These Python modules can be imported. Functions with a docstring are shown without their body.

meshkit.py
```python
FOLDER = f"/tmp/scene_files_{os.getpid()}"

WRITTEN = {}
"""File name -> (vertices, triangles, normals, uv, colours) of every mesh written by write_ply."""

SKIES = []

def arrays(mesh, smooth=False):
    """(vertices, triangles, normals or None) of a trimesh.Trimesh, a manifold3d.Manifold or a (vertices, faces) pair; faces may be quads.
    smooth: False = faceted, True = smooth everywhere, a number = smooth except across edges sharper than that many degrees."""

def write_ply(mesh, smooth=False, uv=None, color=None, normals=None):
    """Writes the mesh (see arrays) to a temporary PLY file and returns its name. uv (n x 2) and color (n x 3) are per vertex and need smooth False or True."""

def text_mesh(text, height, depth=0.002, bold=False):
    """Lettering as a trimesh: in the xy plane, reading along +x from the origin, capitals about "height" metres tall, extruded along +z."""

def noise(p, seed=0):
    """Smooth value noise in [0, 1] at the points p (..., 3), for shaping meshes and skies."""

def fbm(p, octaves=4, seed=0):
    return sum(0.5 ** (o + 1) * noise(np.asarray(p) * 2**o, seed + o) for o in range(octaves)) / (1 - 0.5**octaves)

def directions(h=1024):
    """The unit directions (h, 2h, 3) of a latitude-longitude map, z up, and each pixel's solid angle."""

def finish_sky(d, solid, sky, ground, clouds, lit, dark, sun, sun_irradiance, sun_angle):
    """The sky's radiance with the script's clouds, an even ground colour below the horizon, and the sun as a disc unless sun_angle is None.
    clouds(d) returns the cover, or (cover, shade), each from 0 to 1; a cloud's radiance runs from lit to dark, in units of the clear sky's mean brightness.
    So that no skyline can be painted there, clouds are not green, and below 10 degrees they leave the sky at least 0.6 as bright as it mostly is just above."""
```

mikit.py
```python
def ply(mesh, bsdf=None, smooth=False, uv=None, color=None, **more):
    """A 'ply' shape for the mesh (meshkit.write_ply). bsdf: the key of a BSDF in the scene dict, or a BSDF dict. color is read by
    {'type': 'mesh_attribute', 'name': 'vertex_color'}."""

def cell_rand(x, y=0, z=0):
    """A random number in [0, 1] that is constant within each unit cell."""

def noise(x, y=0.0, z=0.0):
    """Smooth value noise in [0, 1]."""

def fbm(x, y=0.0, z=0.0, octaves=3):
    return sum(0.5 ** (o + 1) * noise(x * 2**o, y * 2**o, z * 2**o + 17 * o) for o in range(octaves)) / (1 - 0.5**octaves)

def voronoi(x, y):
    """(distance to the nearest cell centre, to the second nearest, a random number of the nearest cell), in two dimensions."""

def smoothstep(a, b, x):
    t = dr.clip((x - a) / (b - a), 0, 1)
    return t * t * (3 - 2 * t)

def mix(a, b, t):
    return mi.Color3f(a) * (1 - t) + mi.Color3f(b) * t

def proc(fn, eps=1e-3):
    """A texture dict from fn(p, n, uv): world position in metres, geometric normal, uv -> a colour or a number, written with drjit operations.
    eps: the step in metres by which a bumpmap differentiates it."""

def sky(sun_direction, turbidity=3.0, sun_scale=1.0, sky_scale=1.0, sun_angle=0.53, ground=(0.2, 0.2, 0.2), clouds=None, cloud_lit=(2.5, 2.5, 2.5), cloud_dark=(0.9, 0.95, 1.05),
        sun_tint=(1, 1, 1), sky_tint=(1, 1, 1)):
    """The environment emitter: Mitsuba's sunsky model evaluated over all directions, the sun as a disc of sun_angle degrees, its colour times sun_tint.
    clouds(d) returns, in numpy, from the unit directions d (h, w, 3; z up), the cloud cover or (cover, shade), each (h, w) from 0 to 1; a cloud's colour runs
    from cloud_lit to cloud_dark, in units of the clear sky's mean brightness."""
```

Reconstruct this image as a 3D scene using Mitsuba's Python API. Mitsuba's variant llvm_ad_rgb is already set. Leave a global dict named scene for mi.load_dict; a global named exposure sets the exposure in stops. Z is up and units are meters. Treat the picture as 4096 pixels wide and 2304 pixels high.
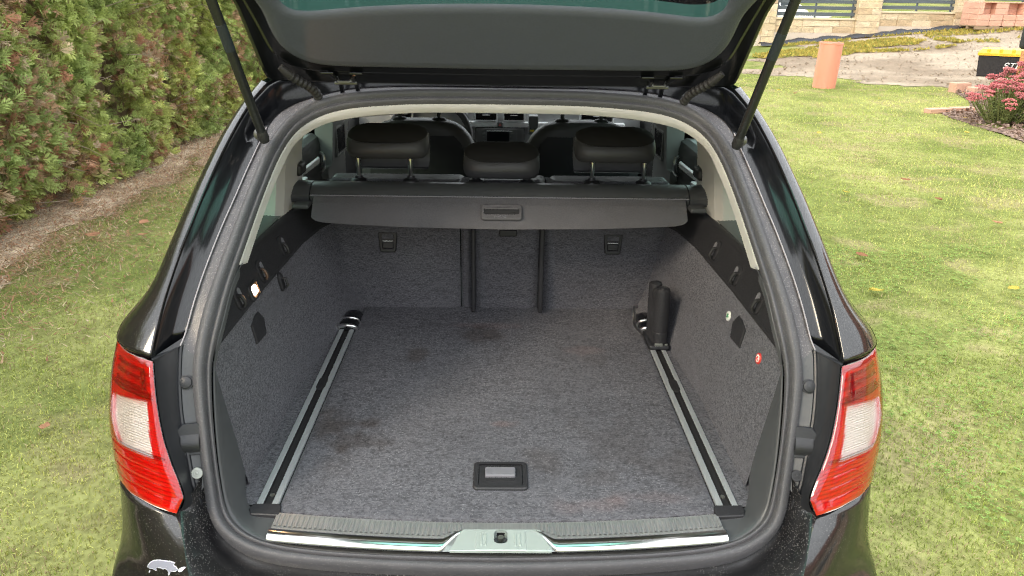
import math, random
import numpy as np, trimesh, shapely.geometry as sg
import drjit as dr
import mitsuba as mi
import mikit, meshkit
from mikit import proc, noise, fbm, smoothstep, mix
from scipy.ndimage import gaussian_filter1d
from scipy.interpolate import PchipInterpolator

T = mi.ScalarTransform4f
scene, labels = {}, {}
rng = np.random.default_rng(11)

# ------------------------------------------------------------------ camera, sky, exposure
PITCH, YAW, ROLL = np.radians([20.957, 1.2, 0.954])
fw = np.array([np.sin(YAW) * np.cos(PITCH), np.cos(YAW) * np.cos(PITCH), -np.sin(PITCH)])
rt = np.array([np.cos(YAW), -np.sin(YAW), 0.0])
upv = np.cross(rt, fw)
cam_up = -np.sin(ROLL) * rt + np.cos(ROLL) * upv
cam_o = np.array([-0.008, 0.0, 1.64])
scene['camera'] = {'type': 'perspective', 'fov': 67.31, 'fov_axis': 'x', 'near_clip': 0.05, 'far_clip': 2000.0,
                   'to_world': T().look_at(origin=cam_o.tolist(), target=(cam_o + fw).tolist(), up=cam_up.tolist())}
SUN = (-0.60, -0.58, 0.55)
def overcast(d):   # an even cloud deck, brighter overhead than at the horizon as overcast skies are
    return 1.0, 1.0 - np.clip(d[..., 2], 0, 1)
scene['sky'] = mikit.sky(SUN, turbidity=3, sun_scale=0.14, sun_angle=18, sun_tint=(0.95, 1.0, 1.06), ground=(0.16, 0.17, 0.10),
                         clouds=overcast, cloud_lit=(3.0, 3.08, 3.16), cloud_dark=(1.55, 1.60, 1.66))
exposure = 3.7

# ------------------------------------------------------------------ materials
def tw(b): return {'type': 'twosided', 'bsdf': b}
def pr(col, rough=0.5, **k):
    d = {'type': 'principled', 'base_color': {'type': 'rgb', 'value': list(col)} if not isinstance(col, dict) else col, 'roughness': rough, 'specular': k.pop('spec', 0.5)}
    d.update(k); return tw(d)
def bump(b, fn, scale, eps=1e-3):
    return tw({'type': 'bumpmap', 'arbitrary': proc(fn, eps), 'scale': scale, 'bsdf': b['bsdf']})

def speck(p, f, lo):
    return smoothstep(lo, lo + 0.04, mikit.cell_rand(p.x * f, p.y * f, p.z * f))
def paint_col(p, n, uv):
    s = smoothstep(0.72, 0.86, noise(p.x * 420, p.y * 420, p.z * 420)) * smoothstep(0.35, 0.75, fbm(p.x * 9, p.y * 9, p.z * 9))
    return mix((0.006, 0.006, 0.0065), (0.05, 0.048, 0.045), s)
def dusty_col(p, n, uv):   # loose dust grains and pollen lying on the painted ledge
    s = smoothstep(0.70, 0.80, noise(p.x * 520, p.y * 520, p.z * 520)) * smoothstep(0.36, 0.66, fbm(p.x * 7 + 3, p.y * 7, p.z * 7))
    s = s * 0.35 + 0.02 * fbm(p.x * 30, p.y * 30, p.z * 30)
    return mix((0.006, 0.006, 0.007), (0.42, 0.40, 0.38), s)
def jamb_col(p, n, uv):
    s = fbm(p.x * 60, p.y * 60, p.z * 60)
    g = smoothstep(0.66, 0.8, noise(p.x * 500, p.y * 500, p.z * 500))
    return mix((0.040, 0.038, 0.044), (0.085, 0.079, 0.080), s) * (1 - g * 0.5) + mi.Color3f(0.30, 0.28, 0.27) * (g * 0.35)
scene['paint'] = pr(proc(paint_col), 0.1, spec=0.75, clearcoat=1.0, clearcoat_gloss=0.97)
scene['paint_dusty'] = pr(proc(dusty_col), 0.22, spec=0.5, clearcoat=0.8, clearcoat_gloss=0.93)
scene['jamb'] = pr(proc(jamb_col), 0.4, spec=0.5, clearcoat=0.3, clearcoat_gloss=0.7)
scene['gloss_black'] = pr((0.005, 0.0055, 0.007), 0.14, spec=0.5, clearcoat=0.3, clearcoat_gloss=0.9)
def rub(p, n, uv):
    s = fbm(p.x * 26, p.y * 26, p.z * 26)
    g = smoothstep(0.68, 0.8, noise(p.x * 380, p.y * 380, p.z * 380))
    return mix((0.066, 0.066, 0.070), (0.080, 0.079, 0.084), s) + mi.Color3f(0.022, 0.021, 0.020) * g
scene['rubber'] = pr(proc(rub), 0.5, spec=0.35)
scene['rubber_black'] = pr((0.018, 0.018, 0.019), 0.5)
scene['matt_black'] = pr((0.020, 0.021, 0.024), 0.42)
def plas(p, n, uv):
    g = noise(p.x * 650, p.y * 650, p.z * 650)
    return mix((0.018, 0.018, 0.020), (0.030, 0.030, 0.033), g)
scene['plastic'] = pr(proc(plas), 0.48, spec=0.45)
def plas2(p, n, uv):
    g = noise(p.x * 500, p.y * 500, p.z * 500)
    f = fbm(p.x * 14, p.y * 14, p.z * 14)
    return mix((0.062, 0.061, 0.065), (0.105, 0.103, 0.108), 0.6 * g + 0.4 * f)
scene['plastic_grey'] = pr(proc(plas2), 0.5, spec=0.4)
scene['grip_grey'] = pr((0.16, 0.16, 0.175), 0.45)
def carpet(p):   # short needle felt: fibres lie across the car
    a = noise(p.x * 190, p.y * 260, p.z * 260); b = noise(p.x * 430 + 5, p.y * 520, p.z * 520)
    c = fbm(p.x * 34, p.y * 80, p.z * 80); d = fbm(p.x * 4, p.y * 4, p.z * 4)
    return dr.clip(0.56 * (a - 0.5) + 0.55 * (b - 0.5) + 0.26 * (c - 0.5) + 0.24 * (d - 0.5) + 0.45, 0, 1)
def carpet_col(p, n, uv):
    v = carpet(p)
    fleck = smoothstep(0.82, 0.93, noise(p.x * 380, p.y * 420, p.z * 420 + 9))
    c = mix((0.038, 0.038, 0.043), (0.178, 0.178, 0.196), v)
    return c + mi.Color3f(0.09, 0.09, 0.095) * fleck
STAINS = [(-0.40, 1.66, 0.10, 0.9), (-0.33, 1.60, 0.07, 0.6), (-0.245, 2.08, 0.045, 0.7), (-0.07, 2.24, 0.075, 0.75), (0.10, 1.53, 0.06, 0.45), (0.24, 1.47, 0.05, 0.35),
          (0.30, 1.62, 0.13, 0.3), (0.42, 1.50, 0.09, 0.35), (0.30, 2.05, 0.05, 0.25), (-0.38, 1.50, 0.06, 0.35)]
RUST = [(0.20, 1.365, 0.10, 0.028, 0.28), (0.33, 1.39, 0.10, 0.03, 0.22), (0.01, 1.69, 0.035, 0.02, 0.45), (0.26, 2.12, 0.06, 0.03, 0.3), (-0.03, 2.30, 0.13, 0.03, 0.3)]
def floor_col(p, n, uv):
    c = carpet_col(p, n, uv)
    w = fbm(p.x * 16, p.y * 16, 3.0) - 0.5
    for x, y, r, k in STAINS:   # dried spills in the pile
        d = dr.sqrt(dr.square(p.x - x) + dr.square(p.y - y)) / r + w * 1.5
        m = (1 - smoothstep(0.35, 1.15, d)) * k
        c = c * (1 - m) + c * mi.Color3f(0.62, 0.55, 0.49) * m
    for x, y, a, b, k in RUST:
        d = dr.sqrt(dr.square((p.x - x) / a) + dr.square((p.y - y) / b)) + w * 1.6
        m = (1 - smoothstep(0.3, 1.2, d)) * k
        c = c * (1 - m) + c * mi.Color3f(1.55, 1.12, 0.98) * m
    return c
def carpet_h(p, n, uv): return carpet(p)
scene['carpet'] = bump(pr(proc(carpet_col), 0.9, spec=0.1, sheen=0.3), carpet_h, 0.0016, 6e-4)
scene['carpet_floor'] = bump(pr(proc(floor_col), 0.9, spec=0.1, sheen=0.3), carpet_h, 0.0016, 6e-4)
scene['light_trim'] = pr((0.42, 0.41, 0.375), 0.65, spec=0.3)
scene['headliner'] = pr((0.50, 0.49, 0.46), 0.9, spec=0.1)
scene['alu'] = pr((0.36, 0.385, 0.39), 0.5, metallic=0.35)
def brushed(p, n, uv):
    s = noise(p.x * 900, p.y * 35, 1.0) * 0.5 + 0.5 * fbm(p.x * 22, p.y * 40, 2.0)
    return mix((0.30, 0.32, 0.32), (0.48, 0.48, 0.47), s)
scene['sill_metal'] = pr(proc(brushed), 0.36, metallic=0.7)
scene['chrome'] = pr((0.86, 0.86, 0.85), 0.16, metallic=1.0)
scene['silver'] = pr((0.82, 0.83, 0.84), 0.4, metallic=0.1)
scene['zinc'] = pr((0.34, 0.355, 0.32), 0.35, metallic=0.9)
def leath(p, n, uv):
    return noise(p.x * 420, p.y * 420, p.z * 420) + 0.5 * noise(p.x * 190, p.y * 190, p.z * 190)
scene['leather'] = bump(pr((0.055, 0.055, 0.058), 0.46, spec=0.5), leath, 0.0003, 8e-4)
scene['suede'] = pr((0.028, 0.027, 0.026), 0.95, spec=0.1, sheen=0.3)
scene['stitch'] = pr((0.25, 0.24, 0.22), 0.8)
scene['seat_back'] = pr((0.014, 0.014, 0.016), 0.6)
scene['screen'] = pr((0.008, 0.008, 0.01), 0.12)
scene['red_lens'] = pr((0.36, 0.0018, 0.0028), 0.1, spec=0.35, clearcoat=0.35, clearcoat_gloss=0.98)
scene['red_lens_deep'] = pr((0.215, 0.0015, 0.003), 0.1, spec=0.55, clearcoat=1.0, clearcoat_gloss=0.98)
scene['white_lens'] = pr((0.34, 0.32, 0.30), 0.22, spec=0.5, metallic=0.1, clearcoat=0.6, clearcoat_gloss=0.95)
scene['label_blue'] = pr((0.018, 0.024, 0.030), 0.5)
scene['lens_glow'] = tw({'type': 'diffuse', 'reflectance': {'type': 'rgb', 'value': [0.7, 0.65, 0.55]}})
scene['glass_green'] = {'type': 'thindielectric', 'specular_transmittance': {'type': 'rgb', 'value': [0.70, 0.95, 0.86]}}
scene['glass_gate'] = {'type': 'thindielectric', 'specular_transmittance': {'type': 'rgb', 'value': [0.26, 0.68, 0.53]}}
scene['lens_red'] = {'type': 'thindielectric', 'specular_transmittance': {'type': 'rgb', 'value': [0.84, 0.012, 0.016]}}
scene['lens_clear'] = {'type': 'thindielectric', 'specular_transmittance': {'type': 'rgb', 'value': [0.93, 0.91, 0.89]}}
scene['reflector'] = pr((0.52, 0.49, 0.465), 0.36, metallic=0.25)
scene['lamp_insert'] = pr((0.20, 0.19, 0.19), 0.4)
scene['glass_dark'] = {'type': 'thindielectric', 'specular_transmittance': {'type': 'rgb', 'value': [0.26, 0.62, 0.52]}}
scene['scuff_white'] = pr((0.20, 0.21, 0.26), 0.6)
scene['scuff_edge'] = pr((0.50, 0.52, 0.58), 0.6)
scene['badge_white'] = pr((0.75, 0.75, 0.70), 0.4)
scene['badge_green'] = pr((0.03, 0.20, 0.07), 0.4)
scene['badge_red'] = pr((0.60, 0.05, 0.04), 0.4)
scene['tyre'] = pr((0.02, 0.02, 0.02), 0.8)

# ------------------------------------------------------------------ helpers
def num(key):
    if key not in scene and key not in labels: return key
    i = 1
    while f'{key}_{i:03d}' in scene or f'{key}_{i:03d}' in labels: i += 1
    return f'{key}_{i:03d}'
def obj(key, mesh, mat, smooth=35, **k):
    key = num(key)
    scene[key] = mikit.ply(mesh, mat, smooth, **k)
    return key
def lab(key, label, cat=None, group=None, kind=None):
    d = {'label': label} if label else {}
    if cat: d['category'] = cat
    if group: d['group'] = group
    if kind: d['kind'] = kind
    labels[key] = d
def struct(key, label=None, kind='structure'):
    labels[key] = {'kind': kind, **({'label': label} if label else {})}
A = np.array
def cat(*ms):
    ms = [m for g in ms for m in (g if isinstance(g, (list, tuple)) else [g])]
    return trimesh.util.concatenate(ms)
def mir(m):
    if isinstance(m, (list, tuple)): return [mir(x) for x in m]
    m = m.copy(); m.vertices[:, 0] *= -1; m.invert(); return m
def mirc(c): return np.asarray(c, float) * [-1, 1, 1]
def resample(p, n):
    p = np.asarray(p, float)
    d = np.r_[0, np.cumsum(np.linalg.norm(np.diff(p, axis=0), axis=1))]
    t = np.linspace(0, d[-1], n)
    if len(p) > 2:
        keep = np.r_[True, np.diff(d) > 1e-9]
        return PchipInterpolator(d[keep], p[keep])(t)
    return np.stack([np.interp(t, d, p[:, k]) for k in range(p.shape[1])], 1)
def landmarks(p, idx, ns, sm=0):
    out = []
    for a, b, n in zip(idx, idx[1:], ns):
        q = resample(p[a:b + 1], n + 1)
        out.append(q[:-1])
    out.append(p[idx[-1]][None])
    q = np.vstack(out)
    if sm:
        e0, e1 = q[0].copy(), q[-1].copy()
        q = gaussian_filter1d(q, sm, axis=0, mode='nearest'); q[0], q[-1] = e0, e1
    return q
def loft(rows, closed=False):
    R = np.array(rows, float); m, n = R.shape[:2]
    v = R.reshape(-1, 3); f = []
    i, j = np.meshgrid(np.arange(m - 1), np.arange(n if closed else n - 1), indexing='ij')
    a = i * n + j; b = i * n + (j + 1) % n; c = (i + 1) * n + (j + 1) % n; d = (i + 1) * n + j
    f = np.vstack([np.stack([a, b, c], -1).reshape(-1, 3), np.stack([a, c, d], -1).reshape(-1, 3)])
    return trimesh.Trimesh(v, f, process=False)
def box(x0, x1, y0, y1, z0, z1):
    b = trimesh.creation.box((abs(x1 - x0), abs(y1 - y0), abs(z1 - z0)))
    b.apply_translation(((x0 + x1) / 2, (y0 + y1) / 2, (z0 + z1) / 2)); return b
_ico = trimesh.creation.icosphere(2)
def rbox(x0, x1, y0, y1, z0, z1, r=0.01):
    r = min(r, abs(x1 - x0) / 2.01, abs(y1 - y0) / 2.01, abs(z1 - z0) / 2.01)
    s = _ico.vertices * r
    pts = np.vstack([s + [x, y, z] for x in (x0 + r, x1 - r) for y in (y0 + r, y1 - r) for z in (z0 + r, z1 - r)])
    return trimesh.convex.convex_hull(pts)
def tube(path, r, sides=10, cap=True):
    p = np.asarray(path, float); n = len(p); r = np.broadcast_to(np.asarray(r, float), (n,))
    t = np.gradient(p, axis=0); t /= np.linalg.norm(t, axis=1, keepdims=True) + 1e-12
    a = np.cross(t[0], [0, 0, 1.0]) if abs(t[0][2]) < 0.9 else np.cross(t[0], [1.0, 0, 0])
    rows = []
    ang = np.linspace(0, 2 * np.pi, sides, endpoint=False)
    for k in range(n):
        a = a - t[k] * (a @ t[k]); a /= np.linalg.norm(a) + 1e-12
        b = np.cross(t[k], a)
        rows.append(p[k] + r[k] * (np.cos(ang)[:, None] * a + np.sin(ang)[:, None] * b))
    if cap:
        rows = [np.repeat(p[:1], sides, 0)] + rows + [np.repeat(p[-1:], sides, 0)]
    return loft(rows, closed=True)
def frame(origin, ex, ey):
    ex = A(ex, float); ex /= np.linalg.norm(ex); ey = A(ey, float); ey -= ex * (ex @ ey); ey /= np.linalg.norm(ey)
    m = np.eye(4); m[:3, 0], m[:3, 1], m[:3, 2], m[:3, 3] = ex, ey, np.cross(ex, ey), origin
    return m
def put(m, M):
    m = m.copy(); m.apply_transform(M); return m
def rrect(w, h, r, n=6, cx=0, cy=0):
    pts = []
    for sx, sy, a0 in ((1, 1, 0), (-1, 1, 90), (-1, -1, 180), (1, -1, 270)):
        for k in range(n + 1):
            a = math.radians(a0 + 90 * k / n)
            pts.append((cx + sx * (w / 2 - r) + r * math.cos(a), cy + sy * (h / 2 - r) + r * math.sin(a)))
    return A(pts)
def inset(ring, d):
    """closed CCW ring moved inwards by d"""
    e = np.roll(ring, -1, 0) - np.roll(ring, 1, 0); e /= np.linalg.norm(e, axis=1, keepdims=True) + 1e-12
    return ring + d * np.stack([-e[:, 1], e[:, 0]], 1)
def clean(poly):
    if not poly.is_valid: poly = poly.buffer(0)
    return max(poly.geoms, key=lambda g: g.area) if hasattr(poly, 'geoms') else poly
def plate(outer, prof, holes=(), hprof=None, back=True):
    """outer ring (CCW), prof = [(inset, z), ...] from the back edge to the face; holes = rings (CCW) with profile from face down"""
    outer = np.asarray(outer, float); ms = []
    rows = [np.c_[inset(outer, d), np.full(len(outer), z)] for d, z in prof]
    ms.append(loft(rows, closed=True))
    top, zt = rows[-1][:, :2], prof[-1][1]
    hr = []
    for h in holes:
        h = np.asarray(h, float)
        hp = hprof or [(0, zt)]
        rr = [np.c_[inset(h, -d), np.full(len(h), z)] for d, z in hp]   # negative inset = bigger
        m = loft(rr, closed=True); ms.append(m); hr.append(rr[0][:, :2])
    poly = sg.Polygon(top, [x for x in hr])
    poly = clean(poly)
    v, f = trimesh.creation.triangulate_polygon(poly, engine='earcut')
    ms.append(trimesh.Trimesh(np.c_[v, np.full(len(v), zt)], f, process=False))
    if back:
        v2, f2 = trimesh.creation.triangulate_polygon(clean(sg.Polygon(rows[0][:, :2])), engine='earcut')
        ms.append(trimesh.Trimesh(np.c_[v2, np.full(len(v2), prof[0][1])], f2[:, ::-1], process=False))
    return cat(ms)
def bevel(h, r, n=3): return [(0, 0)] + [(r * (1 - math.cos(a)), h - r + r * math.sin(a)) for a in np.linspace(0, math.pi / 2, n + 1)]
def cyl(p0, p1, r, sides=20):
    p0, p1 = A(p0, float), A(p1, float)
    return tube([p0, p0 + (p1 - p0) * 1e-3, p0 + (p1 - p0) * 0.999, p1], [r * 0.9, r, r, r * 0.9], sides)
def lathe(prof, p0, ax, sides=24):
    """prof [(r, h)], along axis ax from p0"""
    ax = A(ax, float); ax /= np.linalg.norm(ax)
    a = np.cross(ax, [0, 0, 1.0] if abs(ax[2]) < 0.9 else [1.0, 0, 0]); a /= np.linalg.norm(a); b = np.cross(ax, a)
    ang = np.linspace(0, 2 * np.pi, sides, endpoint=False)
    return loft([A(p0) + h * ax + r * (np.cos(ang)[:, None] * a + np.sin(ang)[:, None] * b) for r, h in prof], closed=True)
scene['jamb_edge'] = pr((0.30, 0.28, 0.29), 0.45)
scene['ledge_plastic'] = pr((0.055, 0.058, 0.060), 0.38, spec=0.5)
scene['latch_metal'] = pr((0.42, 0.485, 0.45), 0.34, metallic=0.35)  # green cast of the tinted glass reflection is put into the base colour
def gtr(p, n, uv):
    g = noise(p.x * 700, p.y * 700, p.z * 700)
    return mix((0.066, 0.073, 0.094), (0.090, 0.099, 0.124), g)
scene['gate_trim'] = pr(proc(gtr), 0.5, spec=0.45)
scene['wire'] = pr((0.10, 0.06, 0.04), 0.5)
scene['strut_black'] = pr((0.012, 0.013, 0.014), 0.3, spec=0.5, clearcoat=0.3)
scene['zinc_dark'] = pr((0.20, 0.20, 0.20), 0.35, metallic=0.8)
scene['gaiter'] = pr((0.022, 0.021, 0.021), 0.6)
scene['glass_clear'] = {'type': 'thindielectric', 'specular_transmittance': {'type': 'rgb', 'value': [0.92, 0.96, 0.94]}}
scene['pillar_grey'] = pr((0.15, 0.155, 0.148), 0.6)
scene['door_plastic'] = pr((0.045, 0.045, 0.045), 0.5)
scene['dash_grey'] = pr((0.32, 0.323, 0.325), 0.55)
scene['dash_dark'] = pr((0.11, 0.112, 0.113), 0.45)
scene['dash_mid'] = pr((0.11, 0.115, 0.115), 0.5)
scene['sticker_yellow'] = pr((0.75, 0.55, 0.04), 0.5)
# ------------------------------------------------------------------ ground, drive, fence, background
def ground_h(x, y):
    x, y = np.asarray(x, float), np.asarray(y, float)
    s = np.clip((y - 16) / 10, 0, 1); s = s * s * (3 - 2 * s)
    ramp = np.clip(0.223 + 0.099 * (x - 8.94), -0.1, 1.3)
    far = np.clip((y - 27) / 400, 0, 1) * 3.0
    return s * ramp + far
def sheet(xs, ys, off=0.0, keep=None, amp=0.0, seed=0):
    X, Y = np.meshgrid(xs, ys, indexing='ij')
    Z = ground_h(X, Y) + off
    if amp: Z = Z + amp * (meshkit.fbm(np.stack([X * 1.3, Y * 1.3, X * 0], -1), 3, seed) - 0.5)
    m = loft(np.stack([X, Y, Z], -1))
    if keep is not None:
        c = m.triangles_center
        m = trimesh.Trimesh(m.vertices, m.faces[keep(c[:, 0], c[:, 1])], process=False); m.remove_unreferenced_vertices()
    return m
def lawn_col(p, n, uv):
    f = fbm(p.x * 1.1, p.y * 1.1, 0.0, 4); g = fbm(p.x * 9, p.y * 9, 2.0); h = noise(p.x * 60, p.y * 60, 1.0)
    c = mix((0.150, 0.180, 0.055), (0.255, 0.268, 0.098), smoothstep(0.3, 0.7, f))
    c = c * (0.7 + 0.6 * g)
    s = smoothstep(0.56, 0.72, fbm(p.x * 2.3 + 40, p.y * 2.3, 5.0)) * 0.5
    c = mix(c, (0.31, 0.25, 0.145), s) * (0.75 + 0.5 * h)
    return c
scene['lawn_soil'] = tw({'type': 'diffuse', 'reflectance': proc(lawn_col)})
def spaced(a, b, n, pw):
    t = np.linspace(-1, 1, n); return np.sort(np.sign(t) * np.abs(t) ** pw)
xs = np.r_[-900, -300, -100, -50, np.arange(-30, 40, 0.35), 50, 100, 300, 900]
ys = np.r_[-600, -200, -60, -25, np.arange(-12, 34, 0.35), 40, 55, 80, 140, 250, 430, 700, 1200]
scene['lawn'] = mikit.ply(sheet(xs, ys, 0, None, 0.03, 3), 'lawn_soil', True); struct('lawn', 'short green and yellowish lawn')

def gravel_col(p, n, uv):
    f = fbm(p.x * 0.5, p.y * 0.8, 1.0, 3); st = noise(p.x * 26, p.y * 26, 3.0); b = fbm(p.x * 5, p.y * 5, 7.0)
    c = mix((0.25, 0.20, 0.15), (0.365, 0.305, 0.235), smoothstep(0.3, 0.66, f))
    return c * (0.66 + 0.36 * st + 0.3 * b)
scene['gravel'] = tw({'type': 'diffuse', 'reflectance': proc(gravel_col)})
edge = sg.Polygon([(3.2, 17.7), (5.4, 18.2), (6.1, 17.9), (6.95, 17.4), (7.45, 17.2), (7.86, 16.4), (8.26, 15.9), (8.95, 15.75), (10.4, 15.3), (12, 13.6), (26, 13), (26, 26.1), (10.0, 26.1), (9.2, 25.2),
                  (8.9, 23.0), (8.2, 22.3), (6.6, 22.0), (7.2, 21.0), (7.0, 19.6), (5.2, 19.4), (3.2, 19.0)])
def keep_drive(x, y):
    w = (meshkit.fbm(np.stack([x * 1.7, y * 1.7, x * 0], -1), 3, 8) - 0.5) * 0.8
    return np.array([edge.contains(sg.Point(a + c, b + c)) for a, b, c in zip(x, y, w)])
scene['driveway'] = mikit.ply(sheet(np.arange(3, 26.2, 0.12), np.arange(12.8, 26.6, 0.12), 0.008, keep_drive, 0.03, 3), 'gravel', True); struct('driveway', 'pale sandy gravel driveway')

def litter_col(p, n, uv):
    f = fbm(p.x * 7, p.y * 7, 1.0, 4); g = noise(p.x * 130, p.y * 50, 3.0)
    c = mix((0.38, 0.29, 0.205), (0.64, 0.53, 0.40), smoothstep(0.25, 0.75, f))
    return c * (0.55 + 0.8 * g)
scene['litter'] = tw({'type': 'diffuse', 'reflectance': proc(litter_col)})
def keep_litter(x, y):
    w = (meshkit.fbm(np.stack([x * 3.1, y * 1.9, x * 0], -1), 4, 5) - 0.5)
    return (x < -3.05 + w * 0.9) & (x > -5.2)
scene['dry_litter_strip'] = mikit.ply(sheet(np.arange(-5.4, -2.3, 0.05), np.arange(-4, 24, 0.06), 0.004, keep_litter, 0.03, 3), 'litter', True); struct('dry_litter_strip', 'strip of brown dry needles along the hedge foot')

def mulch_col(p, n, uv):
    f = mikit.voronoi(p.x * 22, p.y * 22)
    return mix((0.12, 0.075, 0.055), (0.40, 0.30, 0.25), f[2]) * (0.6 + 0.5 * noise(p.x * 90, p.y * 90, 0.0))
scene['mulch'] = tw({'type': 'diffuse', 'reflectance': proc(mulch_col)})
bedp = sg.Polygon([(6.9, 12.15), (6.74, 11.55), (6.70, 11.0), (6.66, 10.3), (6.55, 9.5), (6.6, 8.4), (7.6, 7.6), (10.4, 7.6), (10.4, 15), (9.2, 15.1), (8.7, 14.9), (8.2, 13.6), (7.5, 12.3)])
scene['flower_bed'] = mikit.ply(sheet(np.arange(6.3, 10.6, 0.07), np.arange(7.4, 15.4, 0.07), 0.015, lambda x, y: np.array([bedp.contains(sg.Point(a, b)) for a, b in zip(x, y)]), 0.05, 9), 'mulch', True)
struct('flower_bed', 'bark mulch bed with a brick edge')
# loose bark pieces, one mass
def chips(n, area, size, zoff, seed, flat=0.5):
    r = np.random.default_rng(seed); minx, miny, maxx, maxy = area.bounds; out = []
    while len(out) < n:
        x, y = r.uniform(minx, maxx), r.uniform(miny, maxy)
        if area.contains(sg.Point(x, y)): out.append((x, y))
    base = trimesh.creation.box((1, 0.5, 0.25)).vertices; bf = trimesh.creation.box((1, 0.5, 0.25)).faces
    V, F = [], []
    for i, (x, y) in enumerate(out):
        s = size * r.uniform(0.5, 1.5); a = r.uniform(0, 6.28); tl = r.normal(0, flat, 2)
        R = trimesh.transformations.euler_matrix(tl[0], tl[1], a)[:3, :3]
        V.append((base * s * r.uniform(0.7, 1.3, 3)) @ R.T + [x, y, ground_h(x, y) + zoff]); F.append(bf + 8 * i)
    return trimesh.Trimesh(np.vstack(V), np.vstack(F), process=False)
scene['bark_chips'] = mikit.ply(chips(2600, bedp, 0.055, 0.05, 3), 'mulch', False); struct('bark_chips', 'loose bark chips covering the flower bed', 'stuff')

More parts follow.
